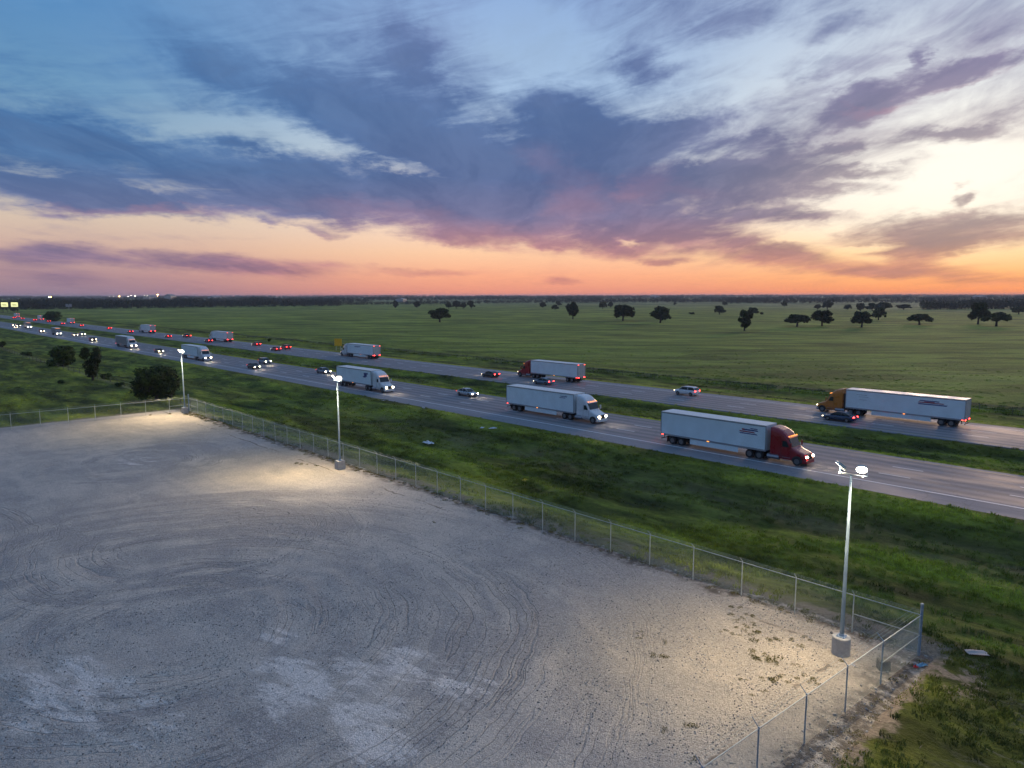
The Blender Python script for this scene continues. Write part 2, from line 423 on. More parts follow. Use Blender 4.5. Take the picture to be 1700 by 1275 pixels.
def grass_ground():
    m, t, b = material('grassland')
    gg = t.new('ShaderNodeGroup')
    gg.node_tree = GRASS_G
    col = gg.outputs[0]
    pos = t.new('ShaderNodeNewGeometry').outputs['Position']
    x, y, z = t.sep(pos)
    flat = t.com(x, y, 0.0)
    n1 = t.noise(flat, 0.9, 6.0, 0.62)
    n2 = t.noise(flat, 7.0, 5.0, 0.65)
    n3 = t.noise(t.com(t.m('MULTIPLY', x, 0.5), y, 3.0), 0.35, 5.0, 0.6)
    # bare earth and spilt gravel round the lot
    inx = t.m('MINIMUM', t.m('SUBTRACT', x, -125.5), t.m('SUBTRACT', -10.8, x))
    iny = t.m('SUBTRACT', 41.6, y)
    ins = t.m('MINIMUM', inx, iny)
    d = t.m('ADD', ins, t.m('MULTIPLY', t.m('SUBTRACT', n1, 0.5), 5.0))
    dirt = t.ss(d, -1.5, -0.4)
    side = t.m('MULTIPLY', t.ss(x, -11.6, -11.0), t.m('MULTIPLY', t.ss(t.m('ADD', x, t.m('MULTIPLY', n1, -3.2)), -11.2, -12.0), t.ss(y, 42.5, 40.0)))
    side = t.m('MAXIMUM', side, t.m('MULTIPLY', t.ss(t.v('LENGTH', t.com(t.m('ADD', x, 9.6), t.m('SUBTRACT', y, 39.2), 0.0)), 3.4, 1.6), t.ss(n1, 0.46, 0.58)))
    dcol = t.ramp(n2, [(0.3, (0.10, 0.085, 0.07)), (0.5, (0.20, 0.165, 0.13)), (0.72, (0.36, 0.31, 0.25))], srgb=False)
    scol = t.ramp(n2, [(0.3, (0.19, 0.145, 0.105)), (0.55, (0.33, 0.26, 0.19)), (0.75, (0.42, 0.34, 0.26))], srgb=False)
    col = t.mix(t.m('MULTIPLY', dirt, t.ss(n3, 0.35, 0.6, 0.35, 0.9)), col, dcol)
    col = t.mix(side, col, scol)
    # pale scars in the verge on the right
    sc = t.m('MULTIPLY', t.ss(t.m('ABSOLUTE', t.m('SUBTRACT', n3, 0.5)), 0.022, 0.004), t.m('MULTIPLY', t.ss(x, -9.0, -4.0), t.ss(y, 47.0, 40.0)))
    col = t.mix(t.m('MULTIPLY', sc, 0.6), col, (0.20, 0.19, 0.15, 1))
    t.put(b.inputs['Base Color'], col)
    b.inputs['Roughness'].default_value = 0.95
    b.inputs['Specular IOR Level'].default_value = 0.15
    bn = t.new('ShaderNodeBump')
    bn.inputs['Strength'].default_value = 0.9
    bn.inputs['Distance'].default_value = 0.35
    t.put(bn.inputs['Height'], t.m('ADD', n1, t.m('MULTIPLY', n2, 0.4)))
    t.put(b.inputs['Normal'], bn.outputs[0])
    return m


# centres of the old turning circles left by trucks in the gravel
RINGS = [(-41.6, 12.4, 3.0, 34.0), (-57.0, 19.0, 4.0, 16.0), (-88.0, 24.0, 3.0, 13.0), (-70.0, -8.0, 5.0, 22.0)]


def gravel():
    m, t, b = material('crushed_limestone')
    pos = t.new('ShaderNodeNewGeometry').outputs['Position']
    x, y, z = t.sep(pos)
    P = t.com(x, y, 0.0)
    wn = t.v('SUBTRACT', t.noise(P, 0.11, 4.0, 0.55, color=True), (0.5, 0.5, 0.5))
    wv = t.v('ADD', P, t.v('SCALE', wn, None, 3.0))
    track_h = None
    track_c = None
    lines = None
    for i, (cx, cyy, r0, r1) in enumerate(RINGS):
        dv = t.v('SUBTRACT', wv, (cx, cyy, 0))
        r = t.v('LENGTH', dv)
        dx, dyy, _ = t.sep(dv)
        ang = t.m('ARCTAN2', dyy, dx)
        # bands of worn track: noise that runs along the circle
        q = t.com(t.m('MULTIPLY', r, 0.55), t.m('MULTIPLY', ang, 1.1), float(i) * 7.0)
        nb = t.noise(q, 1.0, 5.0, 0.62, 0.15)
        qf = t.com(t.m('MULTIPLY', r, 1.25), t.m('MULTIPLY', ang, 0.8), float(i) * 3.0)
        nf = t.ss(t.m('ABSOLUTE', t.m('SUBTRACT', t.noise(qf, 1.0, 1.5, 0.5, 0.1), 0.5)), 0.020, 0.003, 0.5, 0.0)
        msk = t.m('MULTIPLY', t.ss(r, r0, r0 + 3.0), t.ss(r, r1, r1 * 0.72))
        msk = t.m('MULTIPLY', msk, t.ss(t.noise(t.com(t.m('MULTIPLY', r, 0.16), ang, 20.0 + i), 0.9, 2.0, 0.5), 0.36, 0.58))
        h = t.m('MULTIPLY', t.m('SUBTRACT', nf, 0.5), msk)
        ln0 = t.m('MULTIPLY', t.m('SUBTRACT', 0.5, nf), msk)
        lines = ln0 if lines is None else t.m('ADD', lines, ln0)
        c = t.m('MULTIPLY', t.m('SUBTRACT', nb, 0.5), msk)
        track_h = h if track_h is None else t.m('ADD', track_h, h)
        track_c = c if track_c is None else t.m('ADD', track_c, c)
    big = t.noise(P, 0.045, 5.0, 0.55, 0.3)
    mid = t.noise(t.v('ADD', P, t.v('SCALE', wn, None, 3.0)), 0.35, 6.0, 0.62, 0.4)
    swirl = t.noise(t.com(t.m('MULTIPLY', t.sep(wv)[0], 0.22), t.sep(wv)[1], 4.0), 0.34, 6.0, 0.66, 0.7)
    stone = t.voro(P, 16.0, out='Color')
    sv = t.sep(stone)[0]
    stone2 = t.voro(P, 38.0, out='Color')
    sv2 = t.sep(stone2)[1]
    grit = t.noise(P, 34.0, 3.0, 0.7)
    clump = t.noise(P, 4.5, 4.0, 0.7)
    # fines (compacted pale dust) against washed grey stone
    f = t.m('ADD', t.m('MULTIPLY', mid, 0.55), t.m('ADD', t.m('MULTIPLY', swirl, 0.55), t.m('MULTIPLY', track_c, 1.5)))
    f = t.m('ADD', f, t.m('MULTIPLY', t.m('SUBTRACT', big, 0.5), 0.9))
    fines = t.ss(f, 0.40, 0.80)
    col = t.mix(fines, (0.325, 0.302, 0.283, 1), (0.49, 0.440, 0.385, 1))
    # chalky bare patches
    patches = None
    for (px, py, pr, pa) in [(-31.5, 15.0, 2.2, 1.0), (-27.2, 16.2, 1.7, 1.0), (-28.6, 19.6, 1.9, 0.8), (-26.0, 20.8, 1.6, 1.0), (-29.5, 17.6, 2.4, 0.7), (-38.0, 6.5, 3.0, 0.9), (-33.0, 8.5, 2.0, 0.6), (-24.5, 15.0, 1.6, 0.9), (-36.5, 16.5, 1.0, 0.8), (-22.0, 12.5, 1.2, 0.7), (-88.0, 24.0, 2.4, 0.5), (-41.5, 2.5, 2.0, 0.8), (-29.0, 12.0, 1.4, 0.6)]:
        s = t.ss(t.v('LENGTH', t.v('MULTIPLY', t.v('SUBTRACT', P, (px, py, 0)), (0.8, 1.2, 1.0))), pr * 1.9, pr * 0.2, 0.0, pa)
        patches = s if patches is None else t.m('MAXIMUM', patches, s)
    smear = t.noise(t.com(t.m('ADD', t.m('MULTIPLY', x, 0.95), t.m('MULTIPLY', y, 0.30)), t.m('MULTIPLY', t.m('SUBTRACT', y, t.m('MULTIPLY', x, 0.30)), 2.6), 8.0), 0.42, 6.0, 0.66, 0.5)
    pm = t.ss(t.m('ADD', t.m('MULTIPLY', patches, 0.26), t.m('MULTIPLY', smear, 1.0)), 0.60, 0.78)
    col = t.mix(t.m('MULTIPLY', pm, t.ss(patches, 0.02, 0.4, 0.0, 0.85)), col, (0.68, 0.63, 0.58, 1))
    col = t.mix(t.m('MULTIPLY', t.m('MULTIPLY', lines, 2.0), t.ss(mid, 0.46, 0.62, 0.0, 0.45)), col, (0.15, 0.135, 0.12, 1))
    # stones, one by one
    k = t.m('ADD', t.m('MULTIPLY', sv, 0.55), t.m('ADD', t.m('MULTIPLY', sv2, 0.35), t.m('ADD', t.m('MULTIPLY', grit, 0.5), t.m('MULTIPLY', clump, 0.45))))
    kk = t.ss(k, 0.40, 1.40, 0.55, 1.5, smooth=False)
    col = t.mix(t.m('MULTIPLY', fines, 0.22), t.v('SCALE', col, None, kk), col)
    # brown litter and weeds under the fence lines
    edge = t.m('MINIMUM', t.m('SUBTRACT', 40.9, y), t.m('SUBTRACT', -11.0, x))
    lit = t.m('MULTIPLY', t.ss(t.m('ADD', edge, t.m('MULTIPLY', t.m('SUBTRACT', mid, 0.5), 3.6)), 1.7, 0.5), t.ss(t.noise(P, 1.5, 5.0, 0.6), 0.36, 0.56))
    col = t.mix(t.m('MULTIPLY', lit, 0.8), col, (0.070, 0.056, 0.045, 1))
    # dribble lines along the roadside edge
    ln = t.m('MULTIPLY', t.ss(t.m('ABSOLUTE', t.m('SUBTRACT', edge, t.m('ADD', 2.2, t.m('MULTIPLY', mid, 1.6)))), 0.16, 0.03), t.ss(swirl, 0.48, 0.56))
    col = t.mix(t.m('MULTIPLY', ln, 0.7), col, (0.075, 0.062, 0.05, 1))
    # warm pools of floodlight painted into the gravel colour around the posts
    lamp_pool = None
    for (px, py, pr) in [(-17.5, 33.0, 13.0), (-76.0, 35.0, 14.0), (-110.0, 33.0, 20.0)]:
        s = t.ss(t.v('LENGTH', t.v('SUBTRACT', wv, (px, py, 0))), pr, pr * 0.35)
        lamp_pool = s if lamp_pool is None else t.m('MAXIMUM', lamp_pool, s)
    col = t.mix(t.m('MULTIPLY', lamp_pool, 0.6), col, t.v('MULTIPLY', col, (1.32, 1.20, 0.93)))
    t.put(b.inputs['Base Color'], col)
    b.inputs['Roughness'].default_value = 0.92
    b.inputs['Specular IOR Level'].default_value = 0.25
    hgt = t.m('ADD', t.m('MULTIPLY', t.m('SUBTRACT', 1.0, t.voro(P, 16.0)), 0.028), t.m('MULTIPLY', clump, 0.05))
    hgt = t.m('ADD', hgt, t.m('ADD', t.m('MULTIPLY', track_h, 0.09), t.m('MULTIPLY', mid, 0.10)))
    hgt = t.m('ADD', hgt, t.m('MULTIPLY', track_c, 0.16))
    bn = t.new('ShaderNodeBump')
    bn.inputs['Strength'].default_value = 1.0
    bn.inputs['Distance'].default_value = 1.0
    t.put(bn.inputs['Height'], hgt)
    t.put(b.inputs['Normal'], bn.outputs[0])
    return m


def roadmat():
    m, t, b = material('worn_highway_paving')
    pos = t.new('ShaderNodeNewGeometry').outputs['Position']
    x, y, z = t.sep(pos)
    P = t.com(x, y, 0.0)
    long_ = t.noise(t.com(t.m('MULTIPLY', x, 0.03), t.m('MULTIPLY', y, 1.6), 0.0), 1.0, 5.0, 0.6)
    blot = t.noise(t.com(t.m('MULTIPLY', x, 0.3), y, 0.0), 0.25, 5.0, 0.6)
    gr = t.noise(P, 18.0, 3.0, 0.7)
    # pale wheel paths, dark oil line in mid lane; shoulders bluer
    def lanes(y0):
        ph = t.m('MULTIPLY', t.m('SUBTRACT', y, y0), 6.28318 / 2.07)
        return t.m('ADD', t.m('MULTIPLY', t.m('COSINE', ph), 0.5), 0.5)
    wheel = t.m('ADD', t.m('MULTIPLY', lanes(76.5), t.m('MULTIPLY', t.ss(y, 75.5, 76.2), t.ss(y, 88.5, 87.8))),
                t.m('MULTIPLY', lanes(107.8), t.m('MULTIPLY', t.ss(y, 106.3, 107.0), t.ss(y, 119.4, 118.7))))
    col = t.mix(wheel, (0.140, 0.142, 0.158, 1), (0.245, 0.232, 0.238, 1))
    col = t.v('SCALE', col, None, t.ss(t.m('ADD', t.m('MULTIPLY', long_, 0.6), t.m('MULTIPLY', blot, 0.4)), 0.3, 0.7, 0.78, 1.2, smooth=False))
    lane_in = t.m('ADD', t.m('MULTIPLY', t.ss(y, 75.4, 75.6), t.ss(y, 88.4, 88.2)), t.m('MULTIPLY', t.ss(y, 106.1, 106.3), t.ss(y, 119.3, 119.1)))
    col = t.mix(t.m('SUBTRACT', 1.0, lane_in), col, t.v('SCALE', (0.21, 0.215, 0.235), None, t.ss(long_, 0.3, 0.7, 0.8, 1.15, smooth=False)))
    jx = t.m('ABSOLUTE', t.m('SUBTRACT', t.m('FRACT', t.m('DIVIDE', t.m('ADD', x, 900.0), 4.6)), 0.5))
    joint = t.ss(jx, 0.492, 0.498)
    col = t.mix(t.m('MULTIPLY', joint, 0.30), col, (0.06, 0.06, 0.065, 1))
    crack = t.ss(t.voro(t.v('ADD', P, t.v('SCALE', t.noise(P, 0.8, 3.0, 0.6, color=True), None, 1.4)), 0.16, 'DISTANCE_TO_EDGE'), 0.010, 0.002)
    col = t.mix(t.m('MULTIPLY', crack, 0.35), col, (0.05, 0.05, 0.055, 1))
    col = t.v('SCALE', col, None, t.ss(gr, 0.2, 0.8, 0.88, 1.12, smooth=False))
    t.put(b.inputs['Base Color'], col)
    t.put(b.inputs['Roughness'], t.ss(blot, 0.3, 0.7, 0.60, 0.78))
    b.inputs['Specular IOR Level'].default_value = 0.5
    bn = t.new('ShaderNodeBump')
    bn.inputs['Strength'].default_value = 0.25
    bn.inputs['Distance'].default_value = 0.01
    t.put(bn.inputs['Height'], gr)
    t.put(b.inputs['Normal'], bn.outputs[0])
    return m


def paintmat(name, c):
    m, t, b = material(name)
    pos = t.new('ShaderNodeNewGeometry').outputs['Position']
    n = t.noise(pos, 2.2, 5.0, 0.7)
    t.put(b.inputs['Base Color'], t.mix(t.ss(n, 0.56, 0.90), c + (1,), (0.24, 0.24, 0.26, 1)))
    b.inputs['Roughness'].default_value = 0.6
    return m


# ------------------------------------------------------------------ mesh helpers
class MB:
    def __init__(self):
        self.v = []
        self.f = []

    def quad(self, a, b, c, d):
        i = len(self.v)
        self.v += [tuple(a), tuple(b), tuple(c), tuple(d)]
        self.f.append((i, i + 1, i + 2, i + 3))
        return self

    def box(self, x0, x1, y0, y1, z0, z1, taper=None):
        i = len(self.v)
        self.v += [(x0, y0, z0), (x1, y0, z0), (x1, y1, z0), (x0, y1, z0), (x0, y0, z1), (x1, y0, z1), (x1, y1, z1), (x0, y1, z1)]
        self.f += [tuple(i + k for k in q) for q in ((0, 3, 2, 1), (4, 5, 6, 7), (0, 1, 5, 4), (1, 2, 6, 5), (2, 3, 7, 6), (3, 0, 4, 7))]
        return self

    def tube(self, p, q, r0, r1=None, n=8, caps=True):
        r1 = r0 if r1 is None else r1
        p = Vector(p)
        q = Vector(q)
        d = (q - p).normalized()
        a = Vector((0, 0, 1)) if abs(d.z) < 0.9 else Vector((1, 0, 0))
        u_ = d.cross(a).normalized()
        w = d.cross(u_)
        i = len(self.v)
        for (c, r) in ((p, r0), (q, r1)):
            for k in range(n):
                t = 2 * math.pi * k / n
                self.v.append(tuple(c + u_ * (r * math.cos(t)) + w * (r * math.sin(t))))
        for k in range(n):
            k2 = (k + 1) % n
            self.f.append((i + k, i + k2, i + n + k2, i + n + k))
        if caps:
            self.f.append(tuple(i + k for k in range(n))[::-1])
            self.f.append(tuple(i + n + k for k in range(n)))
        return self

    def path(self, pts, r, n=6):
        for a, b in zip(pts[:-1], pts[1:]):
            self.tube(a, b, r, r, n)
        return self

    def loft(self, rings, caps=True):
        n = len(rings[0])
        i = len(self.v)
        for rg in rings:
            self.v += [tuple(p) for p in rg]
        for a in range(len(rings) - 1):
            for k in range(n):
                k2 = (k + 1) % n
                self.f.append((i + a * n + k, i + a * n + k2, i + (a + 1) * n + k2, i + (a + 1) * n + k))
        if caps:
            self.f.append(tuple(i + k for k in range(n))[::-1])
            self.f.append(tuple(i + (len(rings) - 1) * n + k for k in range(n)))
        return self

    def lathe(self, prof, cx=0, cyy=0, n=20):
        rings = [[(cx + r * math.cos(2 * math.pi * k / n), cyy + r * math.sin(2 * math.pi * k / n), z) for k in range(n)] for (r, z) in prof]
        return self.loft(rings)

    def ellipsoid(self, c, rx, ry, rz, n=8, m=5):
        rings = []
        for j in range(1, m):
            ph = math.pi * j / m
            rings.append([(c[0] + rx * math.sin(ph) * math.cos(2 * math.pi * k / n), c[1] + ry * math.sin(ph) * math.sin(2 * math.pi * k / n), c[2] + rz * math.cos(ph)) for k in range(n)])
        return self.loft(rings)

    def mesh(self, name, mat=None, smooth=False):
        me = bpy.data.meshes.new(name)
        me.from_pydata(self.v, [], self.f)
        if mat is not None:
            me.materials.append(mat)
        if smooth:
            me.polygons.foreach_set('use_smooth', [True] * len(me.polygons))
        me.update()
        return me


def link(name, me, parent=None, mat=None, loc=None, rot=None, label=None):
    o = bpy.data.objects.new(name, me)
    COL.objects.link(o)
    if parent is not None:
        o.parent = parent
    if loc is not None:
        o.location = loc
    if rot is not None:
        o.rotation_euler = rot
    if mat is not None:
        if len(me.materials) == 0:
            me.materials.append(mat)
        o.material_slots[0].link = 'OBJECT'
        o.material_slots[0].material = mat
    if label:
        o['label'] = label
    return o


def tag(o, label=None, cat=None, group=None, kind=None):
    if label:
        o['label'] = label
    if cat:
        o['category'] = cat
    if group:
        o['group'] = group
    if kind:
        o['kind'] = kind
    return o


def thing(name, loc, label, cat, group=None, rz=0.0):
    o = bpy.data.objects.new(name, None)
    o.empty_display_size = 0.5
    COL.objects.link(o)
    o.location = loc
    o.rotation_euler = (0, 0, rz)
    return tag(o, label, cat, group)


# ------------------------------------------------------------------ terrain
rng = np.random.default_rng(7)
def _lattice_noise(seed):
    g = np.random.default_rng(seed).random((64, 64))

    def f(x, y):
        xi = np.floor(x).astype(int)
        yi = np.floor(y).astype(int)
        fx = x - xi
        fy = y - yi
        fx = fx * fx * (3 - 2 * fx)
        fy = fy * fy * (3 - 2 * fy)
        a = g[xi % 64, yi % 64]
        b = g[(xi + 1) % 64, yi % 64]
        c = g[xi % 64, (yi + 1) % 64]
        d = g[(xi + 1) % 64, (yi + 1) % 64]
        return (a * (1 - fx) + b * fx) * (1 - fy) + (c * (1 - fx) + d * fx) * fy - 0.5
    return f


_n1, _n2, _n3 = _lattice_noise(1), _lattice_noise(2), _lattice_noise(3)


def sstep(x, a, b):
    t = np.clip((x - a) / (b - a), 0, 1)
    return t * t * (3 - 2 * t)


def height(x, y):
    x = np.asarray(x, float)
    y = np.asarray(y, float)
    rough = 0.30 * _n1(x / 9.0, y / 4.0) + 0.16 * _n2(x / 3.1, y / 1.9) + 0.10 * _n3(x / 1.2, y / 1.1)
    h = np.zeros_like(x)
    # roadside swale
    m = sstep(y, 41.6, 49.0) * (1 - sstep(y, 62.0, 71.3))
    h = h + m * (-0.95 + rough * 1.6)
    m2 = sstep(y, 90.0, 93.5) * (1 - sstep(y, 101.0, 104.8))
    h = h + m2 * (-0.75 + rough)
    m3 = sstep(y, 121.8, 127.0)
    h = h + m3 * (-0.35 * (1 - sstep(y, 130.0, 142.0)) + rough * 0.7 + 0.9 * _n1(x / 60.0, y / 60.0) * sstep(y, 130, 200))
    side = sstep(x, -9.8, -6.5) * (1 - sstep(y, 40.0, 43.0))
    h = h + side * (rough * 1.2 - 0.25)
    left = (1 - sstep(x, -129.0, -125.0)) * (1 - sstep(y, 40.0, 43.0))
    h = h + left * (rough * 1.2 - 0.2)
    dist = np.hypot(x, y)
    h = h + sstep(dist, 900, 3200) * (3.0 + 3.5 * _n2(x / 700.0, y / 700.0)) + sstep(dist, 3000, 6000) * (3.0 + 4.0 * _n3(x / 1500.0, y / 1500.0))
    inlot = (x > -126.0) & (x < -9.9) & (y < 41.0)
    onroad = ((y > 71.6) & (y < 89.6)) | ((y > 104.9) & (y < 121.8))
    h = np.where(inlot | onroad, -0.14, h)
    return h


def axis(segs):
    out = []
    for a, b, st in segs:
        n = max(1, int(round((b - a) / st)))
        out += list(np.linspace(a, b, n, endpoint=False))
    out.append(segs[-1][1])
    return np.array(out)


def grid_mesh(name, xs, ys, zf, mat):
    X, Y = np.meshgrid(xs, ys)
    Z = zf(X, Y)
    co = np.stack([X.ravel(), Y.ravel(), Z.ravel()], 1)
    nx = len(xs)
    ny = len(ys)
    i, j = np.meshgrid(np.arange(nx - 1), np.arange(ny - 1))
    a = (j * nx + i).ravel()
    fc = np.stack([a, a + 1, a + nx + 1, a + nx], 1)
    me = bpy.data.meshes.new(name)
    me.vertices.add(len(co))
    me.vertices.foreach_set('co', co.ravel())
    me.loops.add(fc.size)
    me.loops.foreach_set('vertex_index', fc.ravel())
    me.polygons.add(len(fc))
    me.polygons.foreach_set('loop_start', np.arange(0, fc.size, 4))
    me.polygons.foreach_set('use_smooth', np.ones(len(fc), bool))
    me.update(calc_edges=True)
    me.materials.append(mat)
    return me


gx = axis([(-7000, -2000, 250), (-2000, -700, 50), (-700, -300, 5), (-300, -8.4, 0.7), (-8.4, 60, 0.5), (60, 200, 5), (200, 2000, 60), (2000, 7000, 250)])
gy = axis([(-7000, -300, 250), (-300, -40, 20), (-40, 38, 1.5), (38, 71.6, 0.55), (71.6, 89.6, 3), (89.6, 105, 0.7), (105, 121.8, 4), (121.8, 170, 0.8), (170, 330, 4), (330, 900, 15), (900, 3000, 50), (3000, 7000, 200)])
ground = link('ground', grid_mesh('ground', gx, gy, height, grass_ground()))
tag(ground, kind='structure')

# gravel lot: a sheet with a ragged rim and shallow ruts
def lot_z(x, y):
    z = 0.035 * _n1(x / 3.0 + 5, y / 3.0) + 0.05 * _n2(x / 11.0, y / 11.0)
    for (cx, cyy, r0, r1) in RINGS:
        r = np.hypot(x - cx + 2.0 * _n1(x / 9, y / 9), y - cyy + 2.0 * _n2(x / 9, y / 9))
        mk = sstep(r, r0, r0 + 3) * (1 - sstep(r, r1 * 0.72, r1))
        z = z + mk * 0.035 * np.sin(r * 2.6) * (0.4 + _n3(x / 6, y / 6))
    e = np.minimum(np.minimum(41.15 - y + 0.7 * _n1(x / 1.7, y / 40.0) + 0.4 * _n2(x / .6, y / 9.0), -10.35 - x + 0.8 * _n1(x / 40.0, y / 1.9) + 0.4 * _n2(x / 9, y / .6)), x + 125.4)
    return z * sstep(e, 1.0, 4.0) - 0.16 * (1 - sstep(e, -0.5, 0.9))


lx = axis([(-126.4, -9.0, 0.33), (-9.0, -8.4, 0.3)])
ly = axis([(-30, 0, 0.5), (0, 42.0, 0.33)])
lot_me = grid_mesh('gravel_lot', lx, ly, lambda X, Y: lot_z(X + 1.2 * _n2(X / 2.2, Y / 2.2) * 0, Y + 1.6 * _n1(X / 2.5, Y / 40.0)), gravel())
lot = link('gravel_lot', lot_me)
tag(lot, kind='structure')

road_m = roadmat()
for (ya, yb) in ((71.75, 89.5), (104.95, 121.7)):
    mb = MB()
    xs = axis([(-6000, -1500, 300), (-1500, 600, 30), (600, 3000, 300)])
    prof = [(ya - 0.05, -0.2), (ya, 0.0), (yb, 0.0), (yb + 0.05, -0.2)]
    for a, b_ in zip(xs[:-1], xs[1:]):
        for (p0, z0), (p1, z1) in zip(prof[:-1], prof[1:]):
            mb.quad((a, p0, z0), (b_, p0, z0), (b_, p1, z1), (a, p1, z1))
    tag(link('highway', mb.mesh('highway', road_m)), kind='structure')

wp = paintmat('white_road_paint', (0.72, 0.74, 0.76))
yp = paintmat('yellow_road_paint', (0.50, 0.36, 0.10))


def line(y0, w, m):
    mb = MB()
    xs = axis([(-5000, -1500, 500), (-1500, 600, 30)])
    for a, b_ in zip(xs[:-1], xs[1:]):
        mb.quad((a, y0 - w / 2, 0.005), (b_, y0 - w / 2, 0.005), (b_, y0 + w / 2, 0.005), (a, y0 + w / 2, 0.005))
    return tag(link('edge_line', mb.mesh('edge_line', m)), kind='structure')


line(75.55, 0.28, wp)
line(88.45, 0.13, yp)
line(106.15, 0.13, yp)
line(119.15, 0.22, wp)


def dashes(y0):
    mb = MB()
    for k in range(-75, 12):
        a = -26.9 + k * 11.8
        mb.quad((a, y0 - .11, 0.005), (a + 3.1, y0 - .11, 0.005), (a + 3.1, y0 + .11, 0.005), (a, y0 + .11, 0.005))
    return tag(link('lane_dashes', mb.mesh('lane_dashes', wp)), kind='structure')


for y0 in (79.85, 84.0, 110.5, 114.8):
    dashes(y0)


# ------------------------------------------------------------------ instanced scatter ("stuff")
def scatter(name, pts, rots, scls, sources, mat=None):
    src = bpy.data.collections.new(name + '_shapes')
    for i, me in enumerate(sources):
        o = bpy.data.objects.new(name + '_shape', me)
        src.objects.link(o)
    me = bpy.data.meshes.new(name)
    n = len(pts)
    me.vertices.add(n)
    me.vertices.foreach_set('co', np.asarray(pts, np.float32).ravel())
    a = me.attributes.new('rot', 'FLOAT', 'POINT')
    a.data.foreach_set('value', np.asarray(rots, np.float32))
    a = me.attributes.new('scl', 'FLOAT', 'POINT')
    a.data.foreach_set('value', np.asarray(scls, np.float32))
    me.update()
    o = link(name, me)
    g = bpy.data.node_groups.new(name + '_scatter', 'GeometryNodeTree')
    g.interface.new_socket('Geometry', in_out='INPUT', socket_type='NodeSocketGeometry')
    g.interface.new_socket('Geometry', in_out='OUTPUT', socket_type='NodeSocketGeometry')
    t = NT(g)
    gi = t.new('NodeGroupInput')
    go = t.new('NodeGroupOutput')
    ci = t.new('GeometryNodeCollectionInfo')
    ci.inputs['Collection'].default_value = src
    ci.inputs['Separate Children'].default_value = True
    ci.inputs['Reset Children'].default_value = True
    iop = t.new('GeometryNodeInstanceOnPoints')
    t.l.new(gi.outputs[0], iop.inputs['Points'])
    t.l.new(ci.outputs[0], iop.inputs['Instance'])
    iop.inputs['Pick Instance'].default_value = True
    ra = t.new('GeometryNodeInputNamedAttribute', data_type='FLOAT')
    ra.inputs['Name'].default_value = 'rot'
    cx = t.new('ShaderNodeCombineXYZ')
    t.l.new(ra.outputs['Attribute'], cx.inputs[2])
    t.l.new(cx.outputs[0], iop.inputs['Rotation'])
    sa = t.new('GeometryNodeInputNamedAttribute', data_type='FLOAT')
    sa.inputs['Name'].default_value = 'scl'
    t.l.new(sa.outputs['Attribute'], iop.inputs['Scale'])
    rv = t.new('FunctionNodeRandomValue', data_type='INT')
    rv.inputs['Min'].default_value = 0
    rv.inputs['Max'].default_value = len(sources) - 1
    iv = [s for s in rv.outputs if s.type == 'INT'][0]
    for s in rv.inputs:
        if s.type == 'INT' and s.name == 'Min':
            s.default_value = 0
        if s.type == 'INT' and s.name == 'Max':
            s.default_value = len(sources) - 1
    t.l.new(iv, iop.inputs['Instance Index'])
    t.l.new(iop.outputs[0], go.inputs[0])
    md = o.modifiers.new('scatter', 'NODES')
    md.node_group = g
    return tag(o, kind='stuff')


def in_view(x, y, z=0.5, margin=1.12):
    dx = x * rt.x + y * rt.y + (z - CAM_H) * rt.z
    du = x * up2.x + y * up2.y + (z - CAM_H) * up2.z
    dfw = x * fwd.x + y * fwd.y + (z - CAM_H) * fwd.z
    ok = dfw > 2
    dd = np.where(ok, dfw, 1)
    return ok & (np.abs(dx / dd) < 0.7216 * margin) & (np.abs(du / dd) < 0.541 * margin)


def grass_blade_mat():
    m, t, b = material('grass_blades')
    gg = t.new('ShaderNodeGroup')
    gg.node_tree = GRASS_G
    oi = t.new('ShaderNodeObjectInfo')
    k = t.ss(oi.outputs['Random'], 0.0, 1.0, 1.5, 2.2, smooth=False)
    c = t.v('SCALE', gg.outputs[0], None, k)
    c = t.mix(t.ss(oi.outputs['Random'], 0.80, 1.0, 0.0, 0.5), c, (0.16, 0.15, 0.07, 1))
    t.put(b.inputs['Base Color'], c)
    b.inputs['Roughness'].default_value = 0.75
    b.inputs['Specular IOR Level'].default_value = 0.2
    return m


GB = grass_blade_mat()


def tuft(seed, n=16, r=0.28, h=0.26, w=0.03):
    g = random.Random(seed)
    mb = MB()
    for _ in range(n):
        a = g.uniform(0, 6.28)
        rr = r * math.sqrt(g.random())
        x, y = rr * math.cos(a), rr * math.sin(a)
        hh = h * g.uniform(0.5, 1.15)
        b = g.uniform(0, 6.28)
        lx_, ly_ = math.cos(b) * hh * g.uniform(.2, .75), math.sin(b) * hh * g.uniform(.2, .75)
        c = g.uniform(0, 3.14)
        wx, wy = math.cos(c) * w, math.sin(c) * w
        i = len(mb.v)
        mb.v += [(x - wx, y - wy, -0.05), (x + wx, y + wy, -0.05), (x + lx_ * .45 + wx * .7, y + ly_ * .45 + wy * .7, hh * .65), (x + lx_ * .45 - wx * .7, y + ly_ * .45 - wy * .7, hh * .65), (x + lx_, y + ly_, hh * .92)]
        mb.f += [(i, i + 1, i + 2, i + 3), (i + 3, i + 2, i + 4)]
    return mb.mesh('grass_tuft', GB)


def rand_pts(x0, x1, y0, y1, per, cond=None, seed=0, keep=None):
    g = np.random.default_rng(seed)
    n = int((x1 - x0) * (y1 - y0) * per)
    x = g.uniform(x0, x1, n)
    y = g.uniform(y0, y1, n)
    ok = in_view(x, y)
    if cond is not None:
        ok &= cond(x, y)
    x, y = x[ok], y[ok]
    if keep is not None:
        k = g.random(len(x)) < keep(x, y)
        x, y = x[k], y[k]
    return x, y, g


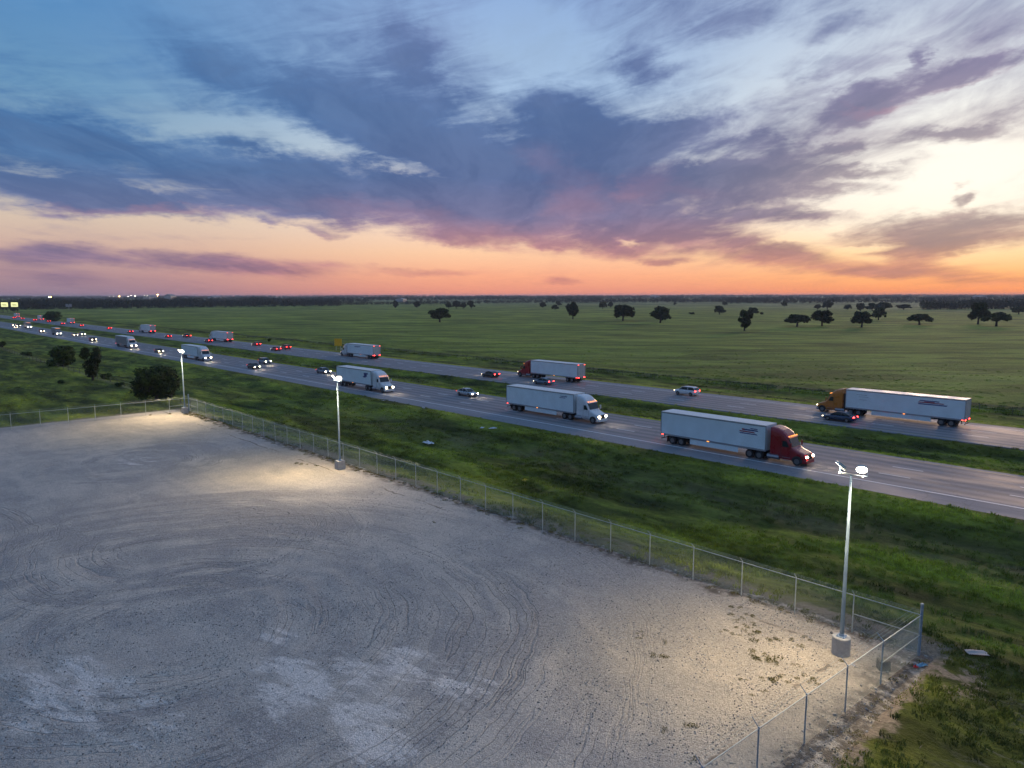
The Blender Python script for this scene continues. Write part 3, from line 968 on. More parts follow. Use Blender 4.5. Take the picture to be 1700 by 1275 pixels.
tufts = [tuft(s) for s in range(4)]
tufts_big = [tuft(s + 20, 24, 0.55, 0.22, 0.05) for s in range(4)]


def patchy(x, y, lo=0.35):
    v = _n1(x / 7.0, y / 3.0) + _n2(x / 2.4, y / 1.5) * 0.6
    return np.clip(lo + v * 1.3, 0.05, 1.0)


X, Y, g = rand_pts(-130, 30, 41.0, 71.55, 5.5, seed=1, keep=lambda x, y: np.clip(60.0 / np.hypot(x, y), 0.15, 1) * patchy(x, y, 0.55) * np.where(y < 42.0, 0.6, 1))
S = g.uniform(0.6, 1.25, len(X)) * (1 + 0.6 * _n1(X / 6.0, Y / 2.6))
P1 = (X, Y, S)
X, Y, g = rand_pts(-10.4, 30, 8, 41.5, 20.0, seed=2, cond=lambda x, y: (x + 1.8 * _n1(x / 2.2, y / 2.2) > -10.0) & ~((np.hypot(x + 9.8, y - 39.2) < 1.5) & (_n2(x, y) > -0.2)), keep=lambda x, y: patchy(x, y, 0.6))
P2 = (X, Y, g.uniform(0.35, 0.95, len(X)))
X, Y, g = rand_pts(-300, 40, 89.7, 104.8, 2.6, seed=3, keep=lambda x, y: np.clip(80.0 / np.hypot(x, y), 0.12, 1))
P3 = (X, Y, g.uniform(0.5, 1.0, len(X)))
X, Y, g = rand_pts(-260, -126.5, -30, 71.5, 1.2, seed=4, keep=lambda x, y: np.clip(110.0 / np.hypot(x, y), 0.1, 1) * patchy(x, y, 0.5))
P4 = (X, Y, g.uniform(0.45, 1.0, len(X)))
allx = np.concatenate([p[0] for p in (P1, P2, P3, P4)])
ally = np.concatenate([p[1] for p in (P1, P2, P3, P4)])
alls = np.concatenate([p[2] for p in (P1, P2, P3, P4)])
scatter('verge_grass', np.stack([allx, ally, height(allx, ally) - 0.02], 1), g.uniform(0, 6.28, len(allx)), alls, tufts)
X, Y, g = rand_pts(-420, 120, 121.9, 230, 0.9, seed=5, keep=lambda x, y: np.clip(120.0 / np.hypot(x, y), 0.08, 1) ** 1.5 * np.clip(patchy(x, y, 0.35) + 0.8 * (np.abs(y - 139) < 3.5), 0, 1) * np.clip((235 - y) / 90.0, 0, 1))
scatter('pasture_grass', np.stack([X, Y, height(X, Y) - 0.03], 1), g.uniform(0, 6.28, len(X)), g.uniform(0.4, 0.95, len(X)) * (1 + 1.1 * (np.abs(Y - 139) < 3)), tufts_big)


# loose stones on the lot and along the fences
def stone_mat():
    m, t, b = material('limestone_pebble')
    oi = t.new('ShaderNodeObjectInfo')
    t.put(b.inputs['Base Color'], t.ramp(oi.outputs['Random'], [(0, (0.16, 0.155, 0.15)), (0.4, (0.30, 0.29, 0.28)), (0.8, (0.46, 0.44, 0.41)), (1.0, (0.62, 0.60, 0.56))], srgb=False))
    b.inputs['Roughness'].default_value = 0.9
    return m


SMT = stone_mat()


def pebble(seed):
    g = random.Random(seed)
    mb = MB()
    mb.ellipsoid((0, 0, 0.2), .5, .42, .36, 6, 4)
    mb.v = [(x * g.uniform(.75, 1.2), y * g.uniform(.75, 1.2), z * g.uniform(.75, 1.2)) for x, y, z in mb.v]
    return mb.mesh('pebble', SMT)


X, Y, g = rand_pts(-60, -9.2, 0, 41.4, 34.0, seed=6, keep=lambda x, y: np.clip((42.0 / np.hypot(x, y)) ** 3, 0.0, 1) * np.clip(0.55 + 1.5 * (_n1(x / 4, y / 4) + 0.5 * _n2(x, y)), 0.04, 1))
S = 0.035 + 0.06 * g.random(len(X)) ** 3
Xb, Yb, gb = rand_pts(-126, -9.6, 10, 41.6, 2.2, seed=8, cond=lambda x, y: (np.minimum(41.4 - y, -10.4 - x) < 1.7 + _n1(x / 3, y / 3)), keep=None)
Sb = 0.06 + 0.15 * gb.random(len(Xb)) ** 3
X = np.concatenate([X, Xb]); Y = np.concatenate([Y, Yb]); S = np.concatenate([S, Sb])
scatter('loose_stones', np.stack([X, Y, lot_z(X, Y)], 1), np.random.default_rng(3).uniform(0, 6.28, len(X)), S, [pebble(s) for s in range(4)])

# olive weeds that have come up through the gravel
WM = simple('olive_weed', (0.14, 0.120, 0.022), 0.8)


def weedclump(seed):
    g = random.Random(seed)
    mb = MB()
    for _ in range(60):
        a, rr = g.uniform(0, 6.28), 0.5 * math.sqrt(g.random())
        x, y, z = rr * math.cos(a), rr * math.sin(a), g.uniform(0.0, .28) * (1 - rr)
        n = Vector((g.gauss(0, 1), g.gauss(0, 1), g.gauss(0, 1) + 1)).normalized()
        u_ = n.orthogonal().normalized() * g.uniform(.04, .09)
        w = n.cross(u_).normalized() * g.uniform(.03, .06)
        c = Vector((x, y, z + .03))
        mb.quad(c - u_, c - w, c + u_, c + w)
    return mb.mesh('weed_shape', WM)


wp_ = [(-19.5, 38.1, .30), (-20.2, 37.4, .35), (-19.6, 37.2, .3), (-19.0, 37.3, .25), (-19.8, 36.7, .28), (-19.0, 36.5, .35), (-18.6, 36.9, .3), (-19.3, 36.1, .25), (-18.8, 36.0, .22), (-18.2, 36.4, .28),
       (-19.4, 35.3, .35), (-19.0, 35.2, .3), (-17.7, 35.8, .6), (-17.3, 36.1, .5), (-17.0, 36.4, .35), (-16.0, 37.6, .3), (-16.3, 36.9, .25), (-15.6, 36.5, .3), (-17.2, 34.0, .4), (-16.9, 33.7, .4), (-16.2, 34.2, .5), (-15.9, 34.0, .5), (-15.6, 33.9, .4),
       (-16.5, 33.5, .25), (-15.0, 34.3, .35), (-14.1, 33.8, .4), (-13.9, 33.5, .4), (-14.5, 33.1, .3), (-14.9, 32.6, .4), (-15.0, 32.2, .45), (-15.2, 32.0, .35), (-15.6, 31.9, .25), (-16.2, 31.2, .25), (-14.9, 30.9, .25), (-15.2, 30.3, .25), (-13.6, 36.6, .3),
       (-21.0, 31.7, .3), (-20.7, 30.0, .35), (-20.4, 30.2, .4), (-22.6, 31.4, .35), (-22.2, 31.0, .3), (-15.8, 26.0, .4), (-16.6, 24.8, .35), (-14.5, 24.0, .35), (-20.6, 38.6, .35), (-20.9, 38.3, .3),
       (-74.5, 36.6, .5), (-73.5, 36.9, .45), (-71.6, 37.8, .4), (-72.8, 37.3, .35), (-46.5, 35.0, .35), (-118, 39.5, .8), (-120, 38.0, .7), (-121, 35.0, .6), (-116, 40.2, .8), (-112, 40.0, .7), (-109.5, 39.6, .7), (-107, 39.8, .6)]
gq = random.Random(5)
pts_, sc_ = [], []
for (x, y, s) in wp_:
    for k in range(3):
        pts_.append((x + gq.gauss(0, s * .45), y + gq.gauss(0, s * .35), 0.0))
        sc_.append(s * gq.uniform(.5, 1.1))
for k in range(420):
    x = gq.uniform(-120, -12)
    y = 40.9 - abs(gq.gauss(0, .55))
    pts_.append((x, y, 0.0))
    sc_.append(gq.uniform(.2, .55))
for k in range(60):
    y = gq.uniform(16, 40)
    pts_.append((-10.6 - abs(gq.gauss(0, .5)) + 0.4, y, 0.0))
    sc_.append(gq.uniform(.15, .45))
scatter('gravel_weeds', pts_, [gq.uniform(0, 6.28) for _ in pts_], sc_, [weedclump(s) for s in range(3)])


# ------------------------------------------------------------------ chain-link fences
RAIL_Z = 2.2


def fence_mesh(p, q, z0, z1, w=0.0036, cell=0.075):
    """woven wire drawn as its two sets of slanting strands"""
    p = Vector(p)
    q = Vector(q)
    L = (q - p).length
    d = (q - p) / L
    n = Vector((-d.y, d.x, 0))
    H = z1 - z0
    mb = MB()
    for sgn in (1, -1):
        k = -H
        while k < L + H:
            s0, s1 = (k, k + H) if sgn > 0 else (k + H, k)
            a0, a1, b0, b1 = s0, s1, z0, z1
            # clip to the panel
            def clip(s, so, z, zo):
                if s < 0:
                    t = (0 - s) / (so - s)
                    return 0.0, z + (zo - z) * t
                if s > L:
                    t = (L - s) / (so - s)
                    return L, z + (zo - z) * t
                return s, z
            if not ((s0 < 0 and s1 < 0) or (s0 > L and s1 > L)):
                a0, b0 = clip(s0, s1, z0, z1)
                a1, b1 = clip(s1, s0, z1, z0)
                A = p + d * a0
                B = p + d * a1
                A = Vector((A.x, A.y, b0)) + n * (0.003 * sgn)
                B = Vector((B.x, B.y, b1)) + n * (0.003 * sgn)
                ax = (B - A)
                if ax.length > 0.03:
                    i = len(mb.v)
                    sd = Vector((d.x, d.y, 0)) * w
                    nn = n * w
                    for c in (A, B):
                        mb.v += [tuple(c + sd), tuple(c - sd * .5 + nn), tuple(c - sd * .5 - nn)]
                    mb.f += [(i, i + 1, i + 4, i + 3), (i + 1, i + 2, i + 5, i + 4), (i + 2, i, i + 3, i + 5)]
            k += cell * 1.414
    return mb.mesh('chain_link', MT['wire'])


def post_mesh(r=0.032, h=RAIL_Z + .02):
    mb = MB()
    mb.tube((0, 0, -0.25), (0, 0, h), r, r, 10)
    mb.tube((0, 0, h), (0, 0, h + .05), r * 1.25, r * .9, 10)
    for z in (0.25, 0.85, 1.45, 2.0):
        mb.tube((0, 0, z - .012), (0, 0, z + .012), r * 1.12, r * 1.12, 10)
    return mb


post_me = post_mesh().mesh('post')
arm_me = MB().tube((0, 0, 0.04), (-0.30, 0, 0.36), 0.018, 0.012, 6).mesh('barb_arm')
cap_me = MB().ellipsoid((0, 0, 0), .085, .085, .06, 10, 6).mesh('post_cap', None, True)


def corner_post_mesh(h):
    mb = MB()
    mb.tube((0, 0, -0.25), (0, 0, h), .075, .075, 12)
    for k in range(9):
        z = 0.2 + k * (h - .35) / 8.5
        mb.tube((0, 0, z - .015), (0, 0, z + .015), .085, .085, 12)
    return mb


corner_me = corner_post_mesh(2.78).mesh('corner_post')


def build_fence(name, label, A, B, posts, inward, mat, braces=(), corner=(), z=0.0):
    t = thing(name, (A[0], A[1], 0), label, 'fence')
    o = Vector((A[0], A[1], 0))
    for (x, y) in posts:
        p = link('post', post_me, t, mat, loc=(x - A[0], y - A[1], 0))
        ang = math.atan2(inward[1], inward[0]) + math.pi
        link('barb_arm', arm_me, p, mat, loc=(0, 0, RAIL_Z), rot=(0, 0, ang))
    for (x, y) in corner:
        p = link('corner_post', corner_me, t, MT['galv_blue'], loc=(x - A[0], y - A[1], 0), label='thick banded blue-grey corner post')
        link('post_cap', cap_me, p, MT['galv'], loc=(0, 0, 2.80))
    rel = lambda p, z_: (p[0] - A[0], p[1] - A[1], z_)
    rail = MB().tube(rel(A, RAIL_Z), rel(B, RAIL_Z), 0.024, 0.024, 8).mesh('top_rail')
    link('top_rail', rail, t, MT['galv'])
    for (p, q) in braces:
        link('brace_rail', MB().tube(rel(p, 1.1), rel(q, 1.1), 0.022, 0.022, 8).mesh('brace_rail'), t, MT['galv'])
    off = (-inward[0] * 0.045, -inward[1] * 0.045)
    m = fence_mesh((A[0] - o.x + off[0], A[1] - o.y + off[1], 0), (B[0] - o.x + off[0], B[1] - o.y + off[1], 0), 0.05, RAIL_Z)
    f = link('chain_link', m, t)
    tag(f, kind='stuff')
    link('tension_wire', MB().tube((off[0], off[1], 0.06), (B[0] - A[0] + off[0], B[1] - A[1] + off[1], 0.06), 0.004, 0.004, 4).mesh('tension_wire'), t, MT['wire'])
    for k in range(3):
        fr = 0.38 + 0.30 * k
        ox, oy = inward[0] * 0.30 * fr, inward[1] * 0.30 * fr
        zc = RAIL_Z + 0.04 + 0.34 * fr
        mb = MB()
        pp = [A] + list(posts) + [B]
        P_ = [Vector((q[0] - A[0] + ox, q[1] - A[1] + oy, zc)) for q in pp]
        P_.sort(key=lambda v: v.length)
        for a, b in zip(P_[:-1], P_[1:]):
            if (b - a).length < .05:
                continue
            mid = (a + b) / 2 - Vector((0, 0, 0.02))
            mb.path([a, mid, b], 0.0042, 4)
            nb = int((b - a).length / 0.14)
            for j in range(nb):
                c = a.lerp(b, (j + .5) / nb) - Vector((0, 0, .015))
                mb.tube(c + Vector((0, 0, .022)), c - Vector((0, 0, .022)), .0035, .0035, 3, caps=False)
        link('barbed_wire', mb.mesh('barbed_wire'), t, MT['wire'])
    return t


cR = (-11.0, 40.25)      # right corner of the lot
cL = (-121.2, 41.2)      # far left corner
rp = [(-14.45, 40.05), (-17.8, 40.05)]
x = -21.3
while x > -119:
    rp.append((x, 40.15 + min(1.0, (-x - 17) / 24.0) * 0.75))
    x -= 3.55
cR2 = (-40.5, 40.9)
build_fence('chain_link_fence', 'long chain-link fence with barbed wire running beside the highway verge', cR, cL, [(a, 40.25 + (a + 11.0) / (-110.2) * 0.95) for a, b in rp], (0, -1), MT['galv'],
            braces=[(cR, (-14.45, 40.28)), (cL, (-117.6, 41.17))], corner=[cR])
sp = [(-11.25 - 0.12 * k, 40.25 - 3.65 * (k + 1) - (0.75 if k == 0 else 0.75)) for k in range(10)]
endR = (-13.7, 2.5)
sp = []
for k in range(10):
    f = (4.55 + 3.65 * k) / 37.75
    sp.append((cR[0] + (endR[0] - cR[0]) * f, cR[1] + (endR[1] - cR[1]) * f))
build_fence('chain_link_fence', 'chain-link fence running down the right end of the gravel lot towards the viewer', cR, endR, sp, (-1, 0), MT['galv_blue'],
            braces=[(cR, sp[0])])
endL = (-123.9, -16.0)
lp = []
for k in range(16):
    f = (3.0 + 3.55 * k) / 57.3
    lp.append((cL[0] + (endL[0] - cL[0]) * f, cL[1] + (endL[1] - cL[1]) * f))
build_fence('chain_link_fence', 'chain-link fence closing the far left end of the lot before the dark field', cL, endL, lp, (1, 0), MT['galv'],
            braces=[(cL, lp[0])], corner=[cL])

# wire ranch fence beyond the far carriageway
WOOD = simple('weathered_wood', (0.13, 0.11, 0.09), 0.9, vary=0.2)
rf = thing('ranch_fence', (-330, 137, 0), 'low wire pasture fence with thin posts beyond the far carriageway', 'fence')
rpm = MB().tube((0, 0, -0.3), (0, 0, 1.25), .055, .05, 6).mesh('post')
for k in range(84):
    xx = -330 + k * 4.6
    yy = 137 + 1.2 * math.sin(xx * .02)
    link('post', rpm, rf, WOOD, loc=(k * 4.6, yy - 137, float(height(xx, yy))))
for zc in (0.45, 0.8, 1.15):
    mb = MB()
    for k in range(83):
        xa, xb = -330 + k * 4.6, -330 + (k + 1) * 4.6
        ya, yb = 137 + 1.2 * math.sin(xa * .02), 137 + 1.2 * math.sin(xb * .02)
        mb.tube((xa + 330, ya - 137 - .06, zc + float(height(xa, ya))), (xb + 330, yb - 137 - .06, zc + float(height(xb, yb))), .008, .008, 3, caps=False)
    link('wire_strand', mb.mesh('wire_strand'), rf, MT['wire'])
# field fence on the left, from the lot corner into the distance
lf = thing('ranch_fence', (-126, 42.5, 0), 'old wire field fence leading away from the lot corner past the dark bushes', 'fence')
for k in range(48):
    xx = -126 - k * 5.0
    yy = 42.5 + 1.0 * math.sin(xx * .03)
    link('post', rpm, lf, WOOD, loc=(-k * 5.0, yy - 42.5, float(height(xx, yy))))
for zc in (0.5, 1.0):
    mb = MB()
    for k in range(47):
        xa, xb = -126 - k * 5.0, -126 - (k + 1) * 5.0
        ya, yb = 42.5 + 1.0 * math.sin(xa * .03), 42.5 + 1.0 * math.sin(xb * .03)
        mb.tube((xa + 126, ya - 42.5 - .06, zc + float(height(xa, ya))), (xb + 126, yb - 42.5 - .06, zc + float(height(xb, yb))), .008, .008, 3, caps=False)
    link('wire_strand', mb.mesh('wire_strand'), lf, MT['wire'])

# ------------------------------------------------------------------ lamp posts
LED = emitter('led_panel', (1.0, 0.88, 0.66), 28.0)
base_me = MB().lathe([(0.0, -0.3), (0.46, -0.3), (0.46, 0.93), (0.43, 0.97), (0.0, 0.97)], n=28).mesh('concrete_base')
plate_me = MB().box(-.22, .22, -.22, .22, .972, 1.01)
for sx in (-.16, .16):
    for sy in (-.16, .16):
        plate_me.tube((sx, sy, 1.01), (sx, sy, 1.07), .025, .025, 6)
plate_me = plate_me.lathe([(0.0, 1.01), (.15, 1.01), (.13, 1.12), (0.0, 1.12)], n=12).mesh('base_plate')
pole_me = MB().lathe([(0.0, 1.0), (.105, 1.0), (.105, 1.3), (.062, 9.75), (0.0, 9.75)], n=16).mesh('pole', None, True)
bar_me = MB().box(-.62, .62, -.035, .035, -.035, .035).mesh('cross_arm')
yoke_me = MB()
yoke_me.box(-.27, -.25, -.03, .03, 0, .30).box(.25, .27, -.03, .03, 0, .30).box(-.27, .27, -.03, .03, -.02, 0.0)
yoke_me = yoke_me.mesh('yoke')
# an oval floodlight facing local -Y
rings = []
for (yy, s) in ((0.10, 0.30), (0.09, .7), (0.05, 0.97), (-0.02, 1.0), (-.035, .97)):
    rings.append([(.25 * s * math.cos(2 * math.pi * k / 18), yy, .34 * s * math.sin(2 * math.pi * k / 18)) for k in range(18)])
head_mb = MB().loft(rings)
for k in range(-3, 4):
    head_mb.box(k * .055 - .006, k * .055 + .006, .06, .14, -.20, .20)
head_me = head_mb.mesh('flood_head')
lens_me = MB().loft([[(.225 * s * math.cos(2 * math.pi * k / 18), yy, .31 * s * math.sin(2 * math.pi * k / 18)) for k in range(18)] for (yy, s) in ((-.037, 1.0), (-.045, .9))]).mesh('led_panel', LED)


def lamp_post(x, y, label, watts, sq=False, azs=(-58.0, 20.0), tint=(1.0, 0.80, 0.52)):
    t = thing('lamp_post', (x, y, 0), label, 'lamp post', 'floodlight posts round the gravel lot')
    if sq:
        bm = MB().box(-.42, .42, -.42, .42, -.3, .94).box(-.40, .40, -.40, .40, .94, .97)
        link('concrete_base', bm.mesh('concrete_base'), t, MT['concrete'])
    else:
        link('concrete_base', base_me, t, MT['concrete'])
    link('base_plate', plate_me, t, MT['galv_blue'])
    link('pole', pole_me, t, MT['pole'])
    link('cross_arm', bar_me, t, MT['galv'], loc=(0, 0, 9.78), rot=(0, 0, R(0)))
    # two heads on the arm, tipped down over the lot
    for (ox, az, tilt) in ((-.52, azs[0], 50.0), (.52, azs[1], 46.0)):
        h = link('flood_head', head_me, t, MT['galv'], loc=(ox, -.05, 10.16), rot=(R(tilt), 0, R(az)))
        h.scale = (1.15, 1.0, 1.05)
        h.rotation_euler = (R(tilt), 0, R(az))
        link('led_panel', lens_me, h)
        link('yoke', yoke_me, t, MT['galv_blue'], loc=(ox, -.02, 9.82), rot=(0, 0, R(az)))
        sp_ = bpy.data.lights.new('flood_beam', 'SPOT')
        sp_.energy = watts
        sp_.color = tint
        sp_.spot_size = R(132)
        sp_.spot_blend = 0.75
        sp_.shadow_soft_size = 0.22
        so = bpy.data.objects.new('flood_beam', sp_)
        COL.objects.link(so)
        so.parent = h
        so.location = (0, -0.10, -0.05)
        so.rotation_euler = (R(-90), 0, 0)
    return t


lamp_post(-13.9, 37.35, 'nearest tall double floodlight post on a round concrete drum by the right fence corner', 4600)
lamp_post(-68.6, 38.95, 'middle double floodlight post, halfway along the roadside fence', 5200, sq=True, azs=(-10.0, 48.0))
lamp_post(-119.6, 40.0, 'farthest double floodlight post, at the far left fence corner', 6500, sq=True, azs=(0.0, 58.0))


# ------------------------------------------------------------------ trees
def leaf_mat(name, c0, c1):
    m, t, b = material(name)
    pos = t.new('ShaderNodeNewGeometry').outputs['Position']
    n = t.noise(pos, 0.9, 4.0, 0.6)
    oi = t.new('ShaderNodeObjectInfo')
    c = t.mix(t.ss(n, 0.35, 0.65), c0 + (1,), c1 + (1,))
    c = t.v('SCALE', c, None, t.ss(oi.outputs['Random'], 0, 1, 0.75, 1.2, smooth=False))
    t.put(b.inputs['Base Color'], c)
    b.inputs['Roughness'].default_value = 0.8
    b.inputs['Specular IOR Level'].default_value = 0.15
    return m


LEAF = leaf_mat('oak_foliage', (0.034, 0.042, 0.018), (0.070, 0.084, 0.026))
LEAF2 = leaf_mat('bush_foliage', (0.028, 0.044, 0.016), (0.095, 0.130, 0.028))
BARK = simple('tree_bark', (0.055, 0.045, 0.036), 0.9, vary=0.2)


def crown_mesh(g, clumps, per, leaf, flat=0.8, name='crown', mat=None):
    """leaf-sized faces thrown on to the shells of many small clumps"""
    vs = []
    fs = []
    for (cx, cyy, cz, cr) in clumps:
        n = int(per * cr * cr)
        for _ in range(n):
            d = Vector((g.gauss(0, 1), g.gauss(0, 1), g.gauss(0, 1))).normalized()
            rr = cr * (g.random() ** 0.33) * g.uniform(.75, 1.12)
            c = Vector((cx + d.x * rr, cyy + d.y * rr, cz + d.z * rr * flat))
            nn = (d + Vector((g.gauss(0, .6), g.gauss(0, .6), g.gauss(0, .6)))).normalized()
            a = nn.orthogonal().normalized()
            a = (a * math.cos(g.uniform(0, 6.28)) + nn.cross(a) * math.sin(g.uniform(0, 6.28))).normalized() * leaf * g.uniform(.5, 1.1)
            b = nn.cross(a) * g.uniform(.5, .9)
            i = len(vs)
            vs += [tuple(c - a), tuple(c - b), tuple(c + a), tuple(c + b)]
            fs.append((i, i + 1, i + 2, i + 3))
    me = bpy.data.meshes.new(name)
    me.from_pydata(vs, [], fs)
    me.materials.append(mat or LEAF)
    me.update()
    return me


def tree_shapes(kind, seed, leaf=0.60, per=42):
    """crown and trunk for a tree one unit... 10 m wide, 8 m high"""
    g = random.Random(seed)
    cl = []
    W_, H_ = 5.0, 8.0
    base = 1.15
    if kind == 'near':
        base = 0.2
    for k in range(60 if kind == 'near' else 36 if kind != 'bush' else 16):
        a = g.uniform(0, 6.28)
        if kind in ('wide', 'round', 'lobed', 'near'):
            u_ = g.random() ** .6
            zz_ = g.uniform(0, 1)
            rr = u_ * W_ * .74 * math.sqrt(max(0.08, 1 - (zz_ * 1.05 - .28) ** 2 * 1.35))
            z = base + (0.7 if kind == 'near' else 1.2) + zz_ * (H_ - base - 2.2)
            r = g.uniform(0.8, 1.9)
            if g.random() < .25:
                rr *= 1.28
                r *= .7
        elif kind == 'flat':
            u_ = g.random() ** .5
            rr = u_ * W_ * .86
            z = H_ * .50 + (1 - u_ * u_) * H_ * .33 * g.uniform(.5, 1.0) - u_ * g.uniform(0, 1.4)
            r = g.uniform(.9, 1.5)
        elif kind == 'tall':
            zz_ = g.uniform(0, 1)
            rr = g.random() ** .5 * W_ * .6 * math.sin(math.pi * (.18 + .74 * zz_))
            z = base + .8 + zz_ * (H_ - base - 1.8)
            r = g.uniform(1.0, 1.8)
        elif kind in ('lean', 'scrag'):
            zz_ = g.uniform(0, 1)
            rr = g.random() ** .5 * W_ * .72 * (.30 + .70 * zz_)
            z = base + .6 + zz_ * (H_ - base - 1.7)
            r = g.uniform(.9, 1.6)
        else:
            rr = g.random() ** .5 * W_ * .7
            z = g.uniform(.8, 5.5) * (1 - .4 * rr / W_)
            r = g.uniform(1.4, 2.6)
        x, y = rr * math.cos(a), rr * math.sin(a)
        if kind == 'lobed':
            x += 1.4 if a < 2 else -.4
        if kind in ('lean', 'scrag'):
            x += z * .10 - .6
        cl.append((x, y, z, r))
    crown = crown_mesh(g, cl, per, leaf, mat=LEAF2 if kind in ('near', 'bush') else LEAF)
    mb = MB()
    tr = .42
    if kind != 'bush':
        top = Vector((.2, .1, base + 1.3))
        mb.tube((0, 0, -.4), (.08, .03, .5), tr * 1.35, tr, 9, caps=False)
        mb.tube((.08, .03, .5), top, tr, tr * .72, 9, caps=False)
        for k in range(0, len(cl), 3):
            c = Vector(cl[k][:3])
            mid = top.lerp(c, .45) + Vector((0, 0, -.2))
            mb.tube(top - Vector((0, 0, .25)), mid, tr * .38, tr * .24, 6, caps=False)
            mb.tube(mid, c, tr * .24, tr * .08, 5, caps=False)
    else:
        for k in range(5):
            c = Vector(cl[k][:3])
            mb.tube((0, 0, -.3), c, .22, .06, 5, caps=False)
    return crown, mb.mesh('trunk', BARK, True)


SHAPES = {}
for i, (k, n) in enumerate((('wide', 2), ('round', 3), ('lobed', 2), ('flat', 2), ('tall', 2), ('lean', 1), ('bush', 2))):
    SHAPES[k] = [tree_shapes(k, 100 + 10 * i + j) for j in range(n)]
SHAPES['near'] = [tree_shapes('near', 71, leaf=.30, per=120)]
SHAPES['near2'] = [tree_shapes('near', 72, leaf=.32, per=90)]
SHAPES['scrag'] = [tree_shapes('scrag', 75, leaf=.30, per=80)]
_tc = {}


def plant(kind, x, y, w, h, label, cat='tree', group=None, name='oak_tree', rz=None):
    k = _tc.get(kind, 0)
    _tc[kind] = k + 1
    crown, trunk = SHAPES[kind][k % len(SHAPES[kind])]
    g = random.Random(int(x * 7 + y))
    t = thing(name, (x, y, float(height(x, y)) - 0.05), label, cat, group, rz=g.uniform(0, 6.28) if rz is None else rz)
    t.scale = (w / 10.0, w / 10.0, h / 8.0)
    link('crown', crown, t)
    link('trunk' if kind != 'bush' else 'stem', trunk, t)
    return t


G1 = 'oak trees scattered over the pasture'
TREES = [
 (-406, 314, 14.7, 10.0, 'wide', 'lone broad dark oak left of centre, behind the pasture track'),
 (-371, 418, 10.4, 12.3, 'tall', 'tall narrow oak left of the lobed oak near the centre of the pasture'),
 (-550, 612, 7.7, 8.4, 'round', 'small round oak peeping out just behind the tall narrow oak'),
 (-327, 424, 15.7, 11.2, 'lobed', 'lobed spreading oak between the tall narrow oak and the domed oak'),
 (-287, 414, 14.7, 10.5, 'wide', 'domed oak on a visible short trunk, right of the lobed oak'),
 (-188, 348, 9.6, 10.2, 'lean', 'nearest top-heavy pasture oak, standing lowest in the field'),
 (-327, 620, 10.7, 7.3, 'wide', 'round oak behind and right of the nearest top-heavy oak'),
 (-371, 636, 11.4, 8.4, 'round', 'compact oak alone above and left of the nearest top-heavy oak'),
 (-391, 618, 5.4, 3.0, 'bush', 'low dark shrub between the domed oak and the compact oak'),
 (-341, 664, 3.0, 3.0, 'bush', 'tiny round shrub right of the pair at the nearest top-heavy oak'),
 (-731, 757, 10.0, 8.0, 'round', 'leftmost of three small oaks standing left of the tall narrow oak'),
 (-630, 675, 10.0, 6.3, 'wide', 'middle and lower of three small oaks left of the tall narrow oak'),
 (-829, 897, 10.3, 8.3, 'round', 'rear one of three small oaks left of the tall narrow oak'),
 (-636, 779, 11.9, 10.2, 'round', 'left half of the dark oak pair above the lobed oak'),
 (-689, 862, 9.6, 8.4, 'round', 'right half of the dark oak pair above the lobed oak'),
 (-720, 1082, 6.5, 5.4, 'round', 'very small far oak right above the domed oak'),
 (-654, 1138, 9.6, 7.5, 'round', 'very small far oak above the compact lone oak'),
 (-896, 610, 10.9, 10.9, 'tall', 'small oak at the far field edge, left of the centre hedge trees'),
 (-872, 632, 11.8, 9.1, 'round', 'small mound-shaped oak between the far edge oak and the row of four'),
 (-798, 634, 11.4, 8.6, 'round', 'first from left in the touching row of four oaks behind the lone broad oak'),
 (-790, 641, 11.4, 11.2, 'round', 'second and tallest in the touching row of four oaks'),
 (-783, 648, 10.8, 7.7, 'round', 'third in the touching row of four oaks behind the lone broad oak'),
 (-774, 655, 11.4, 10.3, 'round', 'rightmost in the touching row of four oaks behind the lone broad oak'),
 (-191, 416, 14.2, 8.3, 'flat', 'flat-topped umbrella oak, left of the two side by side at right centre'),
 (-184, 435, 12.4, 9.2, 'lobed', 'bushy oak just right of the flat-topped umbrella oak'),
 (-161, 435, 11.6, 9.2, 'wide', 'oak on a thin bare trunk right of the bushy oak'),
 (-198, 567, 9.8, 9.1, 'round', 'small oak behind and right of the thin-trunked oak'),
 (-314, 915, 20.4, 9.5, 'wide', 'wide far oak above the small oak behind the thin-trunked one'),
 (-148, 494, 14.4, 7.6, 'flat', 'flat oval oak standing alone at the right'),
 (-125, 530, 13.1, 13.1, 'lobed', 'tall broad oak, left of the overlapping pair at the right edge'),
 (-110, 507, 15.3, 9.5, 'flat', 'umbrella oak with a leaning trunk, right of the overlapping pair'),
 (-163, 832, 12.9, 7.0, 'wide', 'rightmost small oak cut by the right edge of the view'),
 (-402, 933, 10.3, 6.3, 'round', 'low oak touching a taller one, above the flat-topped umbrella oak'),
 (-393, 942, 13.5, 11.1, 'round', 'taller oak above the flat-topped umbrella oak, touching a low one'),
 (-359, 921, 9.4, 6.8, 'round', 'small round oak between the far touching pair and the far cluster'),
 (-322, 863, 11.4, 9.1, 'round', 'far oak leaning left of the wide far oak'),
 (-324, 905, 14.6, 8.7, 'wide', 'far oak just left of the wide far oak'),
 (-520, 1085, 9.6, 8.6, 'round', 'small far oak left of the far touching pair'),
 (-772, 1518, 10.9, 8.2, 'round', 'tiny farthest oak near the horizon above the nearest top-heavy oak'),
 (-309, 967, 16.6, 6.8, 'wide', 'low spreading far oak right of the wide far oak'),
]
for (x, y, w, h, k, lb) in TREES:
    plant(k, x, y, w * 1.08, h * 1.08, lb, 'shrub' if k == 'bush' else 'tree', G1, 'shrub' if k == 'bush' else 'oak_tree')
